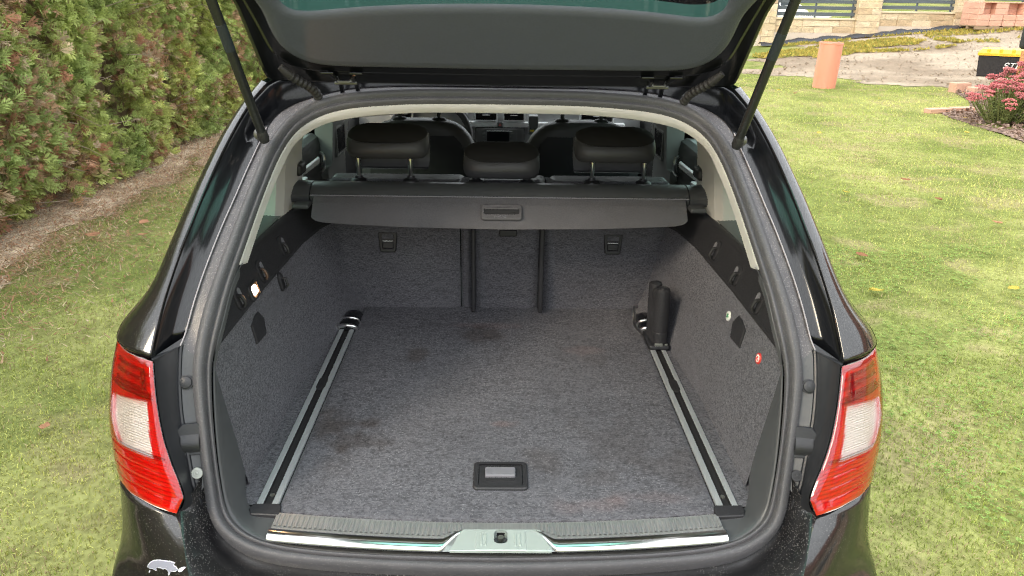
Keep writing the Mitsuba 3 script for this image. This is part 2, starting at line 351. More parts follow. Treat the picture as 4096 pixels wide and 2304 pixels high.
# yellow flowering ground cover beside the drive
def vcol(): return {'type': 'mesh_attribute', 'name': 'vertex_color'}
scene['leafy'] = {'type': 'principledthin', 'base_color': vcol(), 'roughness': 0.55, 'diff_trans': 0.7, 'spec_trans': 0.0}
scene['tinted'] = tw({'type': 'diffuse', 'reflectance': vcol()})
def blades(P, h, w, lean, cols, r, segs=1):
    """grass blades: P (n,3), h, w (n,), lean (n,); cols (n,3)"""
    n = len(P); a = r.uniform(0, 2 * np.pi, n); b = a + np.pi / 2 + r.normal(0, 0.4, n)
    side = np.stack([np.cos(a), np.sin(a), 0 * a], 1) * (w / 2)[:, None]
    out = np.stack([np.cos(b), np.sin(b), 0 * b], 1)
    tip = P + out * (h * np.sin(lean))[:, None] + np.array([0, 0, 1]) * (h * np.cos(lean))[:, None]
    if segs == 1:
        V = np.stack([P - side, P + side, tip], 1).reshape(-1, 3)
        F = np.arange(3 * n).reshape(-1, 3); Cc = np.repeat(cols, 3, 0)
    else:
        l2 = lean * 0.45
        mid = P + out * (0.55 * h * np.sin(l2))[:, None] + np.array([0, 0, 1]) * (0.55 * h * np.cos(l2))[:, None]
        V = np.stack([P - side, P + side, mid - side * 0.8, mid + side * 0.8, tip], 1).reshape(-1, 3)
        k = np.arange(n)[:, None] * 5
        F = np.vstack([k + [0, 1, 3], k + [0, 3, 2], k + [2, 3, 4]]); Cc = np.repeat(cols, 5, 0)
    return V, F, Cc
def join(parts):
    V, F, Cc, o = [], [], [], 0
    for v, f, c in parts: V.append(v); F.append(f + o); Cc.append(c); o += len(v)
    return (np.vstack(V), np.vstack(F)), np.clip(np.vstack(Cc), 0.002, 1)
def patchy(x, y, f, seed): return meshkit.fbm(np.stack([x * f, y * f, 0 * x + seed * 3.7], -1), 4, seed)
def in_car(x, y): return (np.abs(x) < 0.80) & (y > 1.35) & (y < 6)
def on_drive(P):
    w = (meshkit.fbm(np.stack([P[:, 0] * 1.7, P[:, 1] * 1.7, P[:, 0] * 0], -1), 3, 8) - 0.5) * 0.8
    m = np.zeros(len(P), bool); idx = np.where(P[:, 1] > 12.5)[0]
    for i in idx: m[i] = edge.contains(sg.Point(P[i, 0] + w[i], P[i, 1] + w[i]))
    return m
def grass_cols(x, y, r):
    n = len(x)
    f = patchy(x, y, 0.9, 1); g = patchy(x, y, 3.0, 2)
    t = np.clip((f - 0.35) / 0.35, 0, 1)[:, None]
    c = (1 - t) * np.array([0.345, 0.405, 0.118]) + t * np.array([0.53, 0.545, 0.180])
    c = c * (0.60 + 0.85 * r.random((n, 1)) ** 1.2) * (0.7 + 0.6 * g)[:, None]
    dry = r.random(n) < (0.10 + 0.50 * np.clip((patchy(x, y, 1.7, 7) - 0.5) * 3, 0, 1))
    c[dry] = np.array([0.50, 0.41, 0.24]) * r.uniform(0.6, 1.25, (dry.sum(), 1))
    fresh = r.random(n) < 0.06
    c[fresh & ~dry] = np.array([0.27, 0.36, 0.07])
    return c
def make_grass():
    r = np.random.default_rng(5); parts = []
    bands = [(1.0, 3.4, -3.3, 3.4, 8000, 0.028, 0.0036, 2), (3.4, 6.2, -3.3, 5.6, 4600, 0.032, 0.0045, 1), (6.2, 10, -3.3, 7.6, 2300, 0.036, 0.0068, 1), (10, 18.6, -3.3, 10.0, 850, 0.042, 0.011, 1),
             (-3.0, 1.0, -3.1, 3.5, 450, 0.030, 0.0050, 1)]
    for y0, y1, x0, x1, dens, h, w, segs in bands:
        n = int((y1 - y0) * (x1 - x0) * dens)
        x, y = r.uniform(x0, x1, n), r.uniform(y0, y1, n)
        ok = ~in_car(x, y) & (x < 0.78 * y + 1.2) & ((y > 1.0) | (r.random(n) < 1))
        edgew = (meshkit.fbm(np.stack([x * 3.1, y * 1.9, x * 0], -1), 4, 5) - 0.5)
        ok &= (x > -3.0 + edgew * 0.9) | (r.random(n) < 0.3)
        ok &= ~np.array([bedp.contains(sg.Point(a, b)) for a, b in zip(x, y)]) if y1 > 7 and x1 > 6 else True
        bare = patchy(x, y, 2.4, 9)
        ok &= r.random(n) < np.clip(1.15 - 2.6 * np.clip(bare - 0.56, 0, 1), 0.25, 1)
        x, y = x[ok], y[ok]; n = len(x)
        P = np.stack([x, y, ground_h(x, y) + 0.03 * (meshkit.fbm(np.stack([x * 1.3, y * 1.3, x * 0], -1), 3, 3) - 0.5) - 0.003], 1)
        if y1 > 13:
            Q = P.copy(); Q[:, 1] += 0.18 * r.random(n); ok = ~on_drive(Q) ; P = P[ok]; x, y = x[ok], y[ok]; n = len(x)
        hh = 0.72 * h * r.uniform(0.5, 1.5, n) * (0.7 + 0.6 * patchy(x, y, 1.3, 4))
        parts.append(blades(P, hh, w * r.uniform(0.7, 1.3, n), np.abs(r.normal(0.75, 0.4, n)).clip(0, 1.45), grass_cols(x, y, r), r, segs))
    return join(parts)
gm, gc = make_grass()
scene['lawn_grass'] = mikit.ply(gm, 'leafy', False, color=gc); struct('lawn_grass', 'short mown grass blades of the lawn, partly dry', 'stuff')
def clover():
    r = np.random.default_rng(8); parts = []
    n = 30000
    x = r.uniform(-3.0, 3.6, n); y = r.uniform(1.0, 5.2, n)
    ok = ~in_car(x, y) & (patchy(x, y, 1.5, 12) > 0.50) & (x > -2.9) ; x, y = x[ok][:12000], y[ok][:12000]; n = len(x)
    z = ground_h(x, y) + 0.03 * (meshkit.fbm(np.stack([x * 1.3, y * 1.3, x * 0], -1), 3, 3) - 0.5) + r.uniform(0.008, 0.026, n)
    a0 = r.uniform(0, 6.28, n); s = r.uniform(0.0028, 0.0062, n); col = np.array([0.235, 0.345, 0.10]) * r.uniform(0.7, 1.4, (n, 1))
    V, F, Cc = [], [], []
    ang = np.linspace(0, 2 * np.pi, 7)[:-1]
    for k in range(3):
        c = np.stack([x + s * np.cos(a0 + 2.09 * k), y + s * np.sin(a0 + 2.09 * k), z + r.normal(0, 0.0015, n)], 1)
        ring = c[:, None] + s[:, None, None] * 0.85 * np.stack([np.cos(ang), np.sin(ang), 0.25 * np.cos(ang * 2)], -1)[None]
        V.append(ring.reshape(-1, 3)); Cc.append(np.repeat(col, 6, 0))
        b = np.arange(n)[:, None] * 6 + 6 * n * k
        F.append(np.vstack([b + [0, 1, 2], b + [0, 2, 3], b + [0, 3, 4], b + [0, 4, 5]]))
    return (np.vstack(V), np.vstack(F)), np.vstack(Cc)
cm, cc = clover()
scene['clover'] = mikit.ply(cm, 'leafy', False, color=cc); struct('clover', 'patches of small clover leaves in the near lawn', 'stuff')
# yellow stonecrop patches by the drive
def stonecrop():
    r = np.random.default_rng(4); parts = []
    for cx, cy, rx, ry, n in ((11.2, 23.3, 2.2, 1.3, 6500), (8.6, 22.6, 1.4, 1.0, 2600), (9.8, 25.3, 1.3, 0.5, 900), (15.0, 24.6, 2.5, 0.5, 1600), (13.3, 25.5, 1.8, 0.35, 900), (14.5, 22.8, 2.2, 0.3, 700)):
        u = r.random(n) ** 0.5; a = r.uniform(0, 6.28, n); x = cx + rx * u * np.cos(a); y = cy + ry * u * np.sin(a)
        ok = patchy(x, y, 1.1, 3) > 0.36; x, y = x[ok], y[ok]; n = len(x)
        P = np.stack([x, y, ground_h(x, y) + 0.03], 1)
        col = np.array([0.46, 0.38, 0.10]) * r.uniform(0.6, 1.3, (n, 1)); gr = r.random(n) < 0.22; col[gr] = np.array([0.26, 0.28, 0.07])
        parts.append(blades(P, r.uniform(0.05, 0.11, n), r.uniform(0.04, 0.09, n), r.uniform(0.3, 1.3, n), col, r))
    return join(parts)
sm_, sc_ = stonecrop()
scene['yellow_ground_cover'] = mikit.ply(sm_, 'leafy', False, color=sc_); struct('yellow_ground_cover', 'low yellow ground cover growing beside the gravel drive', 'stuff')
def stones():
    return chips(2600, edge, 0.045, 0.04, 12, 0.6)
scene['loose_stones'] = mikit.ply(stones(), 'gravel', False); struct('loose_stones', 'loose stones on the driveway', 'stuff')

# -------- hedge
def hedge():
    r = np.random.default_rng(21)
    n = 50000
    y = np.where(r.random(n) < 0.80, r.uniform(4.0, 15.5, n), np.where(r.random(n) < 0.72, r.uniform(-0.8, 4.0, n), r.uniform(15.5, 24, n))); z = 0.04 + 2.55 * r.random(n) ** 0.92
    dens = np.clip((15.5 - y) / 7, 0.35, 1); ok = r.random(n) < dens; y, z = y[ok], z[ok]; n = len(y)
    lump = meshkit.fbm(np.stack([y * 1.5, z * 1.5, 0 * y], -1), 3, 2) - 0.5
    hole = meshkit.fbm(np.stack([y * 2.6, z * 3.0, 0 * y + 7], -1), 3, 6)
    depth = np.abs(r.normal(0, 0.10, n)) + np.clip(hole - 0.56, 0, 1) * 1.6
    x = -3.36 + 0.42 * lump + 0.10 * np.sin(z * 1.2) - depth - 0.10 * np.clip(0.5 - z, 0, 1)
    top = r.random(n) < 0.06; z[top] = 2.58 + 0.1 * lump[top]; x[top] = r.uniform(-4.6, -3.3, top.sum())
    L = r.uniform(0.055, 0.12, n)
    # fan frame: d = growth direction (out, up, sideways), s = in the fan plane
    d = np.stack([r.uniform(0.35, 1.0, n), r.normal(0, 0.55, n), r.normal(0.25, 0.55, n)], 1); d /= np.linalg.norm(d, axis=1, keepdims=True)
    q = r.normal(0, 1, (n, 3)); s = q - d * (q * d).sum(1, keepdims=True); s /= np.linalg.norm(s, axis=1, keepdims=True)
    up = np.cross(d, s)
    brown = meshkit.fbm(np.stack([y * 1.6 + 9, z * 1.9, 0 * y], -1), 4, 9)
    pb = np.clip(0.17 + 1.8 * (brown - 0.50) + 0.20 * (depth > 0.2) + 0.18 * np.clip((7.5 - y) / 4, 0, 1), 0.05, 0.72)
    isb = r.random(n) < pb
    col = 1.6 * (np.array([0.200, 0.255, 0.094]) + np.array([0.11, 0.07, 0.015]) * (meshkit.fbm(np.stack([y * 2.4 + 3, z * 2.4, 0 * y], -1), 3, 31)[:, None] * 1.6 - 0.4)) * r.uniform(0.65, 1.4, (n, 1))
    nb = isb.sum()
    bc = np.array([[0.42, 0.28, 0.18], [0.38, 0.20, 0.13], [0.50, 0.40, 0.28], [0.33, 0.22, 0.14]])[r.integers(0, 4, nb)]
    col[isb] = bc * r.uniform(0.75, 1.5, (nb, 1))
    P0 = np.stack([x, y, z], 1)
    V, F, Cc, o = [], [], [], 0
    specs = [(0.0, 0.0, 1.0, 0.07)] + [(t, sg_, (1 - t) * 0.55 + 0.15, 0.052) for t in (0.06, 0.18, 0.30, 0.42, 0.54, 0.66, 0.78) for sg_ in (-1, 1)]
    for t, sgn, ln, wd in specs:
        b = P0 + d * (L * t)[:, None]
        a = 0.75 * sgn + r.normal(0, 0.12, n) if sgn else np.zeros(n)
        e = d * np.cos(a)[:, None] + s * np.sin(a)[:, None] + up * r.normal(0, 0.22, (n, 1)) + np.array([0, 0, -0.12])
        e /= np.linalg.norm(e, axis=1, keepdims=True)
        ll = (L * ln * r.uniform(0.75, 1.2, n))[:, None]; ww = (L * wd * r.uniform(0.8, 1.3, n))[:, None]
        pe = np.cross(e, up)
        V.append(np.stack([b, b + e * ll * 0.5 + pe * ww, b + e * ll, b + e * ll * 0.5 - pe * ww], 1).reshape(-1, 3))
        k = np.arange(n)[:, None] * 4 + o
        F.append(np.vstack([k + [0, 1, 2], k + [0, 2, 3]])); o += 4 * n
        tipc = np.clip(col * r.uniform(0.85, 1.2, (n, 1)), 0, 1)
        Cc.append(np.repeat(tipc, 4, 0))
    return (np.vstack(V), np.vstack(F)), np.vstack(Cc)
hm, hc = hedge()
scene['thuja_hedge__foliage'] = mikit.ply(hm, 'leafy', False, color=hc)
labels['thuja_hedge__foliage'] = {'kind': 'stuff'}
lab('thuja_hedge', 'tall green and brown clipped conifer hedge left of the car', 'hedge')
def twig_col(p, n, uv): return mix((0.13, 0.10, 0.06), (0.26, 0.20, 0.135), noise(p.x * 30, p.y * 30, p.z * 8))
scene['bark'] = tw({'type': 'diffuse', 'reflectance': proc(twig_col)})
core = sheet(np.arange(0, 1), np.arange(0, 1)) if False else None
yy = np.arange(-1, 25, 0.2); zz = np.linspace(0.0, 2.5, 18)
Y, Z = np.meshgrid(yy, zz, indexing='ij')
X = -3.78 + 0.35 * (meshkit.fbm(np.stack([Y * 2.2, Z * 2.2, 0 * Y], -1), 4, 14) - 0.5)
top = np.stack([np.full_like(yy, -4.6), yy, np.full_like(yy, 2.5)], 1); bot = np.stack([np.full_like(yy, -4.7), yy, np.zeros_like(yy)], 1)
core = loft(np.concatenate([np.stack([X, Y, Z], -1), top[:, None], bot[:, None]], 1))
obj('thuja_hedge__inner_twigs', core, 'bark', True); labels['thuja_hedge__inner_twigs'] = {'kind': 'stuff'}
for k, y0 in enumerate(np.arange(3.6, 16, 0.75)):
    x0 = -3.62 + rng.uniform(-0.06, 0.06); y0 += rng.uniform(-0.15, 0.15)
    pth = [(x0, y0, 0), (x0 - 0.03, y0 + 0.05, 0.7), (x0 - 0.06 + rng.uniform(-.05, .05), y0 + rng.uniform(-.1, .1), 1.5), (x0 - 0.1, y0, 2.4)]
    obj('thuja_hedge__stem', tube(resample(pth, 8), np.linspace(0.035, 0.012, 8), 7), 'bark')
# a few bare sticks poking out of it
def sticks():
    r = np.random.default_rng(3); ms = []
    for i in range(170):
        y, z = r.uniform(4.2, 13), r.uniform(0.1, 2.3); b = A([-3.55, y, z])
        e = b + A([r.uniform(0.15, 0.42), r.normal(0, 0.18), r.normal(0.03, 0.14)])
        ms.append(tube(resample([b, (b + e) / 2 + r.normal(0, 0.015, 3), e], 4), np.linspace(0.006, 0.002, 4), 4))
    return cat(ms)
def stick_col(p, n, uv): return mix((0.20, 0.15, 0.11), (0.42, 0.34, 0.28), noise(p.x * 12, p.y * 12, p.z * 12))
scene['dry_wood'] = tw({'type': 'diffuse', 'reflectance': proc(stick_col)})
obj('thuja_hedge__bare_twigs', sticks(), 'dry_wood'); labels['thuja_hedge__bare_twigs'] = {'kind': 'stuff'}

# -------- needle litter
def needles():
    r = np.random.default_rng(6); n = 42000
    y = r.uniform(3.2, 16, n); x = -2.85 + np.where(r.random(n) < 0.7, -np.abs(r.normal(0, 0.42, n)), np.abs(r.normal(0, 0.38, n)))
    P = np.stack([x, y, 0.02 + 0.03 * (meshkit.fbm(np.stack([x * 1.3, y * 1.3, x * 0], -1), 3, 3) - 0.5) + r.uniform(0, 0.02, n)], 1)
    col = A([[0.46, 0.32, 0.20], [0.38, 0.21, 0.13], [0.54, 0.44, 0.30], [0.30, 0.19, 0.12]])[r.integers(0, 4, n)] * r.uniform(0.6, 1.2, (n, 1))
    return join([blades(P, r.uniform(0.02, 0.07, n), r.uniform(0.004, 0.012, n), r.uniform(1.0, 1.57, n), col, r)])
nm_, nc_ = needles()
scene['needle_litter'] = mikit.ply(nm_, 'leafy', False, color=nc_); struct('needle_litter', 'dry brown needles and twigs under the hedge', 'stuff')
# ------------------------------------------------------------------ fence of split-face blocks with slat panels
def stone_col(k):
    base = [A((0.60, 0.49, 0.33)), A((0.52, 0.40, 0.26)), A((0.66, 0.55, 0.39))][k]
    def fn(p, n, uv):
        f = fbm(p.x * 5 + k, p.y * 5, p.z * 9, 4); g = noise(p.x * 38, p.y * 38, p.z * 38)
        return mix([float(q * 0.72) for q in base], [float(q * 1.2) for q in base], f) * (0.8 + 0.4 * g)
    return fn
for k in range(3): scene[f'stone{k}'] = tw({'type': 'diffuse', 'reflectance': proc(stone_col(k))})
scene['coping'] = tw({'type': 'diffuse', 'reflectance': {'type': 'rgb', 'value': [0.62, 0.53, 0.38]}})
scene['footing'] = tw({'type': 'diffuse', 'reflectance': {'type': 'rgb', 'value': [0.56, 0.49, 0.41]}})
scene['slat_grey'] = pr((0.085, 0.105, 0.12), 0.4)
FY = 26.0
def rough_block(x0, x1, y0, y1, z0, z1, r):
    b = box(x0 + 0.004, x1 - 0.004, y0, y1, z0 + 0.004, z1 - 0.004)
    b.vertices[:, 1] += np.where(b.vertices[:, 1] < (y0 + y1) / 2, r.uniform(-0.022, 0.012, 8), 0)
    return b
def fence():
    r = np.random.default_rng(2)
    f = 'garden_wall'
    lab(f, 'low tan block wall with pillars and grey slat panels across the driveway', 'wall')
    # bays: (x0, x1, top of the blocks); pillars: (x0, x1)
    pillars = [(5.4, 6.1), (8.45, 8.86), (11.46, 12.22), (14.64, 15.48), (18.2, 19.0)]
    bays = [(6.1, 8.45, 0.98), (8.86, 11.46, 1.06), (12.22, 14.64, 1.30), (15.48, 18.2, 1.42)]
    for x0, x1 in pillars:
        z = float(ground_h((x0 + x1) / 2, FY)) - 0.25
        zt = 2.35
        obj(f + '__footing', box(x0 - 0.03, x1 + 0.03, FY - 0.05, FY + 0.45, z - 0.3, z + 0.22 + 0.1), 'footing', False)
        z += 0.32; row = 0
        while z < zt:
            cut = (x0 + (x1 - x0) * (0.5 if x1 - x0 < 0.5 else r.choice([0.35, 0.6])))
            for a, b in ((x0, cut), (cut, x1)) if row % 2 else ((x0, x1),):
                obj(f + '__block', rough_block(a, b, FY - 0.02, FY + 0.40, z, z + 0.2, r), f'stone{r.integers(0, 3)}', False)
            z += 0.2; row += 1
        obj(f + '__coping', rbox(x0 - 0.05, x1 + 0.05, FY - 0.06, FY + 0.45, z, z + 0.07, 0.01), 'coping', False)
    for x0, x1, zt in bays:
        zb = float(ground_h(x0, FY)) - 0.2
        obj(f + '__footing', box(x0, x1, FY + 0.04, FY + 0.34, zb - 0.4, zt - 0.46), 'footing', False)
        for row in range(2):
            z0 = zt - 0.46 + 0.2 * row; x = x0 - (0.2 if row else 0)
            while x < x1 - 0.02:
                w = r.choice([0.4, 0.5, 0.6]); a, b = max(x, x0), min(x + w, x1)
                if b - a > 0.03: obj(f + '__block', rough_block(a, b, FY + 0.06, FY + 0.33, z0, z0 + 0.2, r), f'stone{[1, 0][row] if r.random() < 0.6 else r.integers(0, 3)}', False)
                x += w
        obj(f + '__coping', rbox(x0, x1, FY + 0.02, FY + 0.37, zt - 0.06, zt, 0.008), 'coping', False)
        for k in range(6):
            z0 = zt + 0.055 + 0.19 * k
            obj(f + '__slat', rbox(x0, x1, FY + 0.17, FY + 0.20, z0, z0 + 0.11, 0.008), 'slat_grey', False)
        for xx in (x0 + 0.06, (x0 + x1) / 2, x1 - 0.10):
            obj(f + '__slat_post', box(xx, xx + 0.05, FY + 0.202, FY + 0.25, zt, zt + 1.22), 'slat_grey', False)
fence()
# black foil lying along the wall foot
def foil():
    x = np.linspace(8.3, 15.2, 90); n1 = meshkit.fbm(np.stack([x * 2.2, 0 * x, 0 * x], -1), 3, 1) - 0.5
    rows = []
    for k, t in enumerate(np.linspace(0, 1, 9)):
        w = 0.10 + 0.12 * (n1 + 0.5)
        zz = ground_h(x, np.full_like(x, 25.6)) + 0.03 + 0.12 * np.sin(math.pi * t) * (0.6 + n1) + 0.05 * t
        wr = 0.03 * meshkit.fbm(np.stack([x * 7, 0 * x + t * 3, 0 * x], -1), 3, 2)
        rows.append(np.stack([x, 25.72 - 0.35 + w * t * 2.2 + 0.12 * n1, zz + wr], 1))
    return loft(rows)
scene['foil_black'] = pr((0.02, 0.022, 0.03), 0.35)
obj('plastic_foil', foil(), 'foil_black', True); lab('plastic_foil', 'crumpled black foil strip lying along the foot of the block wall', 'foil')

# -------- parked white car seen through the slats
scene['white_paint'] = pr((0.74, 0.76, 0.78), 0.2, clearcoat=1.0)
scene['car_glass'] = pr((0.02, 0.03, 0.035), 0.06)
def white_car():
    c = 'parked_car'; lab(c, 'small white car parked behind the slat fence', 'car')
    M = T().translate([11.4, 33.6, float(ground_h(11.5, 33.6)) - 0.35]).rotate([0, 0, 1], 6)
    side = A([(-2.0, 0.25), (2.0, 0.25), (2.02, 0.62), (1.9, 0.80), (1.05, 0.93), (0.45, 1.40), (0.1, 1.49), (-1.0, 1.50), (-1.75, 1.40), (-2.0, 0.9)])
    poly = sg.Polygon(side).buffer(0.08, 4).buffer(-0.08, 4)
    b = trimesh.creation.extrude_polygon(poly, 1.66, engine='earcut'); b.apply_transform(trimesh.transformations.rotation_matrix(math.pi / 2, [1, 0, 0])); b.apply_translation((0, 0.83, 0))
    up = b.vertices[:, 2] > 0.95; b.vertices[up, 1] *= 0.82
    obj(c + '__body', b, 'white_paint', 30, to_world=M)
    for pts in ([(0.95, 0.95), (0.42, 1.36), (-0.15, 1.40), (-0.15, 0.95)], [(-0.22, 0.95), (-0.22, 1.40), (-1.0, 1.41), (-1.25, 0.95)], [(-1.32, 0.97), (-1.08, 1.40), (-1.55, 1.34), (-1.7, 1.0)]):
        for s in (-1, 1):
            v = A([(x, s * (0.845 - 0.16 * min(1, max(0, (z - 0.93) / 0.1))), z) for x, z in pts])
            obj(c + '__window', trimesh.Trimesh(v, [[0, 1, 2], [0, 2, 3]], process=False), 'car_glass', False, to_world=M)
    obj(c + '__windscreen', loft([[(1.08, -0.66, 0.955), (1.08, 0.66, 0.955)], [(0.50, -0.6, 1.40), (0.50, 0.6, 1.40)]]), 'car_glass', False, to_world=M)
    for x in (-1.25, 1.25):
        for s in (-1, 1): obj(c + '__wheel', cyl((x, s * 0.70, 0.30), (x, s * 0.86, 0.30), 0.30, 24), 'tyre', to_world=M)
    for s in (-1, 1): obj(c + '__headlight', rbox(1.9, 2.09, s * 0.62 - 0.14, s * 0.62 + 0.14, 0.66, 0.80, 0.04), 'white_lens', to_world=M)
white_car()

# -------- pallet with pink clay blocks
def clay(p, n, uv):
    return mix((0.56, 0.31, 0.23), (0.70, 0.44, 0.34), fbm(p.x * 4, p.y * 4, p.z * 7, 3)) * (0.85 + 0.3 * noise(p.x * 50, p.y * 50, p.z * 50))
scene['clay'] = tw({'type': 'diffuse', 'reflectance': proc(clay)})
scene['clay_pale'] = tw({'type': 'diffuse', 'reflectance': {'type': 'rgb', 'value': [0.58, 0.36, 0.27]}})
scene['wood_old'] = tw({'type': 'diffuse', 'reflectance': {'type': 'rgb', 'value': [0.34, 0.25, 0.17]}})
def pallets():
    r = np.random.default_rng(7)
    x0, y0, z0 = 14.55, 24.6, float(ground_h(15.4, 24.9)) - 0.02
    p = 'wooden_pallet'; lab(p, 'weathered wooden pallet under the stacked pink clay blocks', 'pallet')
    for k in range(7): obj(p + '__board', box(x0 + k * 0.42, x0 + k * 0.42 + 0.3, y0 - 0.02, y0 + 0.95, z0 + 0.10, z0 + 0.125), 'wood_old', False)
    for yy in (y0 - 0.01, y0 + 0.42, y0 + 0.84): obj(p + '__bearer', box(x0, x0 + 2.8, yy, yy + 0.1, z0 + 0.02, z0 + 0.098), 'wood_old', False)
    s = 'clay_block_stack'; lab(s, 'stack of pink hollow clay blocks on a pallet beside the wall', 'block stack')
    for row in range(2):
        for k in range(7):
            for d in range(2):
                a = x0 + 0.40 * k + r.uniform(0, 0.01); b = y0 + 0.46 * d; z = z0 + 0.127 + 0.165 * row
                obj(s + '__block', rbox(a, a + 0.385, b + r.uniform(0, 0.015), b + 0.45, z, z + 0.16, 0.008), 'clay' if r.random() < 0.75 else 'clay_pale', False)
    z = z0 + 0.127 + 0.33
    for row in range(2):
        for k, (w, d0) in enumerate([(0.16, 0.0), (0.40, 0.35), (0.40, 0.12), (0.40, 0.35), (0.16, 0.05)]):
            a = x0 + [0, 0.17, 0.58, 0.99, 1.40][k]
            obj(s + '__block', rbox(a, a + w - 0.01, y0 + d0, y0 + 0.9, z + 0.165 * row, z + 0.165 * row + 0.16, 0.008), 'clay_pale' if k == 2 else 'clay', False)
    for k in range(4): obj(s + '__block', rbox(x0 + 0.40 * k, x0 + 0.40 * k + 0.39, y0 + 0.10, y0 + 0.92, z + 0.33, z + 0.36, 0.006), 'clay', False)
pallets()

# -------- orange drain pipe standing on the lawn
scene['pipe_orange'] = pr((0.66, 0.26, 0.175), 0.4, spec=0.9)
def pipe():
    cx, cy, R = 6.38, 15.45, 0.215
    prof = [(R - 0.012, 0.0), (R - 0.012, 0.86), (R - 0.009, 0.868), (R + 0.006, 0.868), (R + 0.008, 0.862), (R + 0.008, 0.835), (R, 0.825), (R, 0.0)]
    m = lathe(prof, (0, 0, 0), (0.03, 0, 1), 48); m.apply_translation((cx, cy, -0.01))
    obj('drain_pipe', m, 'pipe_orange', 30); lab('drain_pipe', 'upright orange plastic drain pipe standing on the lawn edge', 'pipe')
pipe()

# -------- mower with grass box behind the flower bed
scene['fabric_black'] = pr((0.035, 0.034, 0.036), 0.75, spec=0.2)
scene['mower_yellow'] = pr((0.80, 0.42, 0.03), 0.35)
scene['print_white'] = pr((0.62, 0.62, 0.60), 0.5)
def mower():
    m = 'lawn_mower'; lab(m, 'yellow and black ride-on mower with grass box behind the pink flowers', 'mower')
    # local frame: u along the box front, v depth, origin at the left front corner
    o, u = A([9.08, 15.05, 0.0]), A([0.84, -0.54, 0.0]); u /= np.linalg.norm(u); v = A([-u[1], u[0], 0])
    M = np.eye(4); M[:3, 0], M[:3, 1], M[:3, 2], M[:3, 3] = u, v, (0, 0, 1), o
    body = loft([[(0.03, 0.0, 0.30), (1.07, 0.0, 0.30), (1.07, 0.62, 0.30), (0.03, 0.62, 0.30)], [(0.03, -0.03, 0.32), (1.07, -0.03, 0.32), (1.09, 0.65, 0.32), (0.01, 0.65, 0.32)],
                 [(0.0, -0.06, 0.70), (1.1, -0.06, 0.70), (1.1, 0.66, 0.70), (0.0, 0.66, 0.70)], [(0.03, -0.03, 0.72), (1.07, -0.03, 0.72), (1.07, 0.62, 0.72), (0.03, 0.62, 0.72)]], closed=True)
    obj(m + '__grass_box', put(body, M), 'fabric_black', False)
    lid = loft([[(-0.02, -0.08, 0.69), (1.12, -0.08, 0.69), (1.12, 0.68, 0.69), (-0.02, 0.68, 0.69)], [(-0.02, -0.08, 0.735), (1.12, -0.08, 0.735), (1.12, 0.68, 0.735), (-0.02, 0.68, 0.735)],
                [(0.04, 0.02, 0.80), (1.06, 0.02, 0.80), (1.06, 0.6, 0.80), (0.04, 0.6, 0.80)], [(0.2, 0.2, 0.815), (0.9, 0.2, 0.815), (0.9, 0.5, 0.815), (0.2, 0.5, 0.815)], [(0.5, 0.3, 0.817)] * 4], closed=True)
    obj(m + '__lid', put(lid, M), 'mower_yellow', 20)
    for k in range(5):
        x = 0.12 + 0.2 * k
        obj(m + '__lid__rib', put(rbox(x, x + 0.06, -0.06, 0.62, 0.735, 0.815, 0.02), M), 'mower_yellow')
    t = meshkit.text_mesh('STIGA', 0.105, 0.004, bold=True)
    t.vertices[:, 0] += 0.28 * t.vertices[:, 1]
    t.apply_transform(trimesh.transformations.rotation_matrix(math.pi / 2 , [1, 0, 0])); t.apply_translation((0.42, -0.055, 0.47))
    obj(m + '__lettering', put(t, M), 'print_white', False)
    obj(m + '__chassis', put(rbox(1.12, 2.5, 0.05, 0.62, 0.25, 0.52, 0.06), M), 'mower_yellow')
    obj(m + '__bonnet', put(rbox(1.75, 2.6, 0.08, 0.58, 0.5, 0.85, 0.1), M), 'mower_yellow')
    obj(m + '__seat', put(rbox(1.2, 1.62, 0.1, 0.55, 0.62, 0.74, 0.05), M), 'fabric_black'); obj(m + '__seat_back', put(rbox(1.14, 1.24, 0.1, 0.55, 0.7, 1.1, 0.05), M), 'fabric_black')
    for x, y, R in ((1.35, 0.02, 0.24), (1.35, 0.66, 0.24), (2.4, 0.05, 0.18), (2.4, 0.62, 0.18)):
        obj(m + '__wheel', put(cyl((x, y - 0.08, R), (x, y + 0.08, R), R, 24), M), 'tyre')
    obj(m + '__steering_wheel', put(tube([(1.85 + 0.12 * math.sin(a), 0.33 + 0.18 * math.cos(a), 1.0 + 0.12 * math.sin(a)) for a in np.linspace(0, 2 * math.pi, 25)], 0.014, 8), M), 'rubber_black')
mower()
# -------- wooden post with a black head at the bed
scene['post_wood'] = tw({'type': 'diffuse', 'reflectance': {'type': 'rgb', 'value': [0.52, 0.27, 0.13]}})
obj('garden_post__post', tube([(7.60, 11.5, 0.0), (7.60, 11.5, 0.5), (7.60, 11.5, 0.98)], [0.05, 0.05, 0.046], 12), 'post_wood')
obj('garden_post__head', rbox(7.52, 7.68, 11.42, 11.58, 1.0, 1.36, 0.05), 'rubber_black')
lab('garden_post', 'orange-brown post with a black head at the right edge of the photo', 'lamp post')

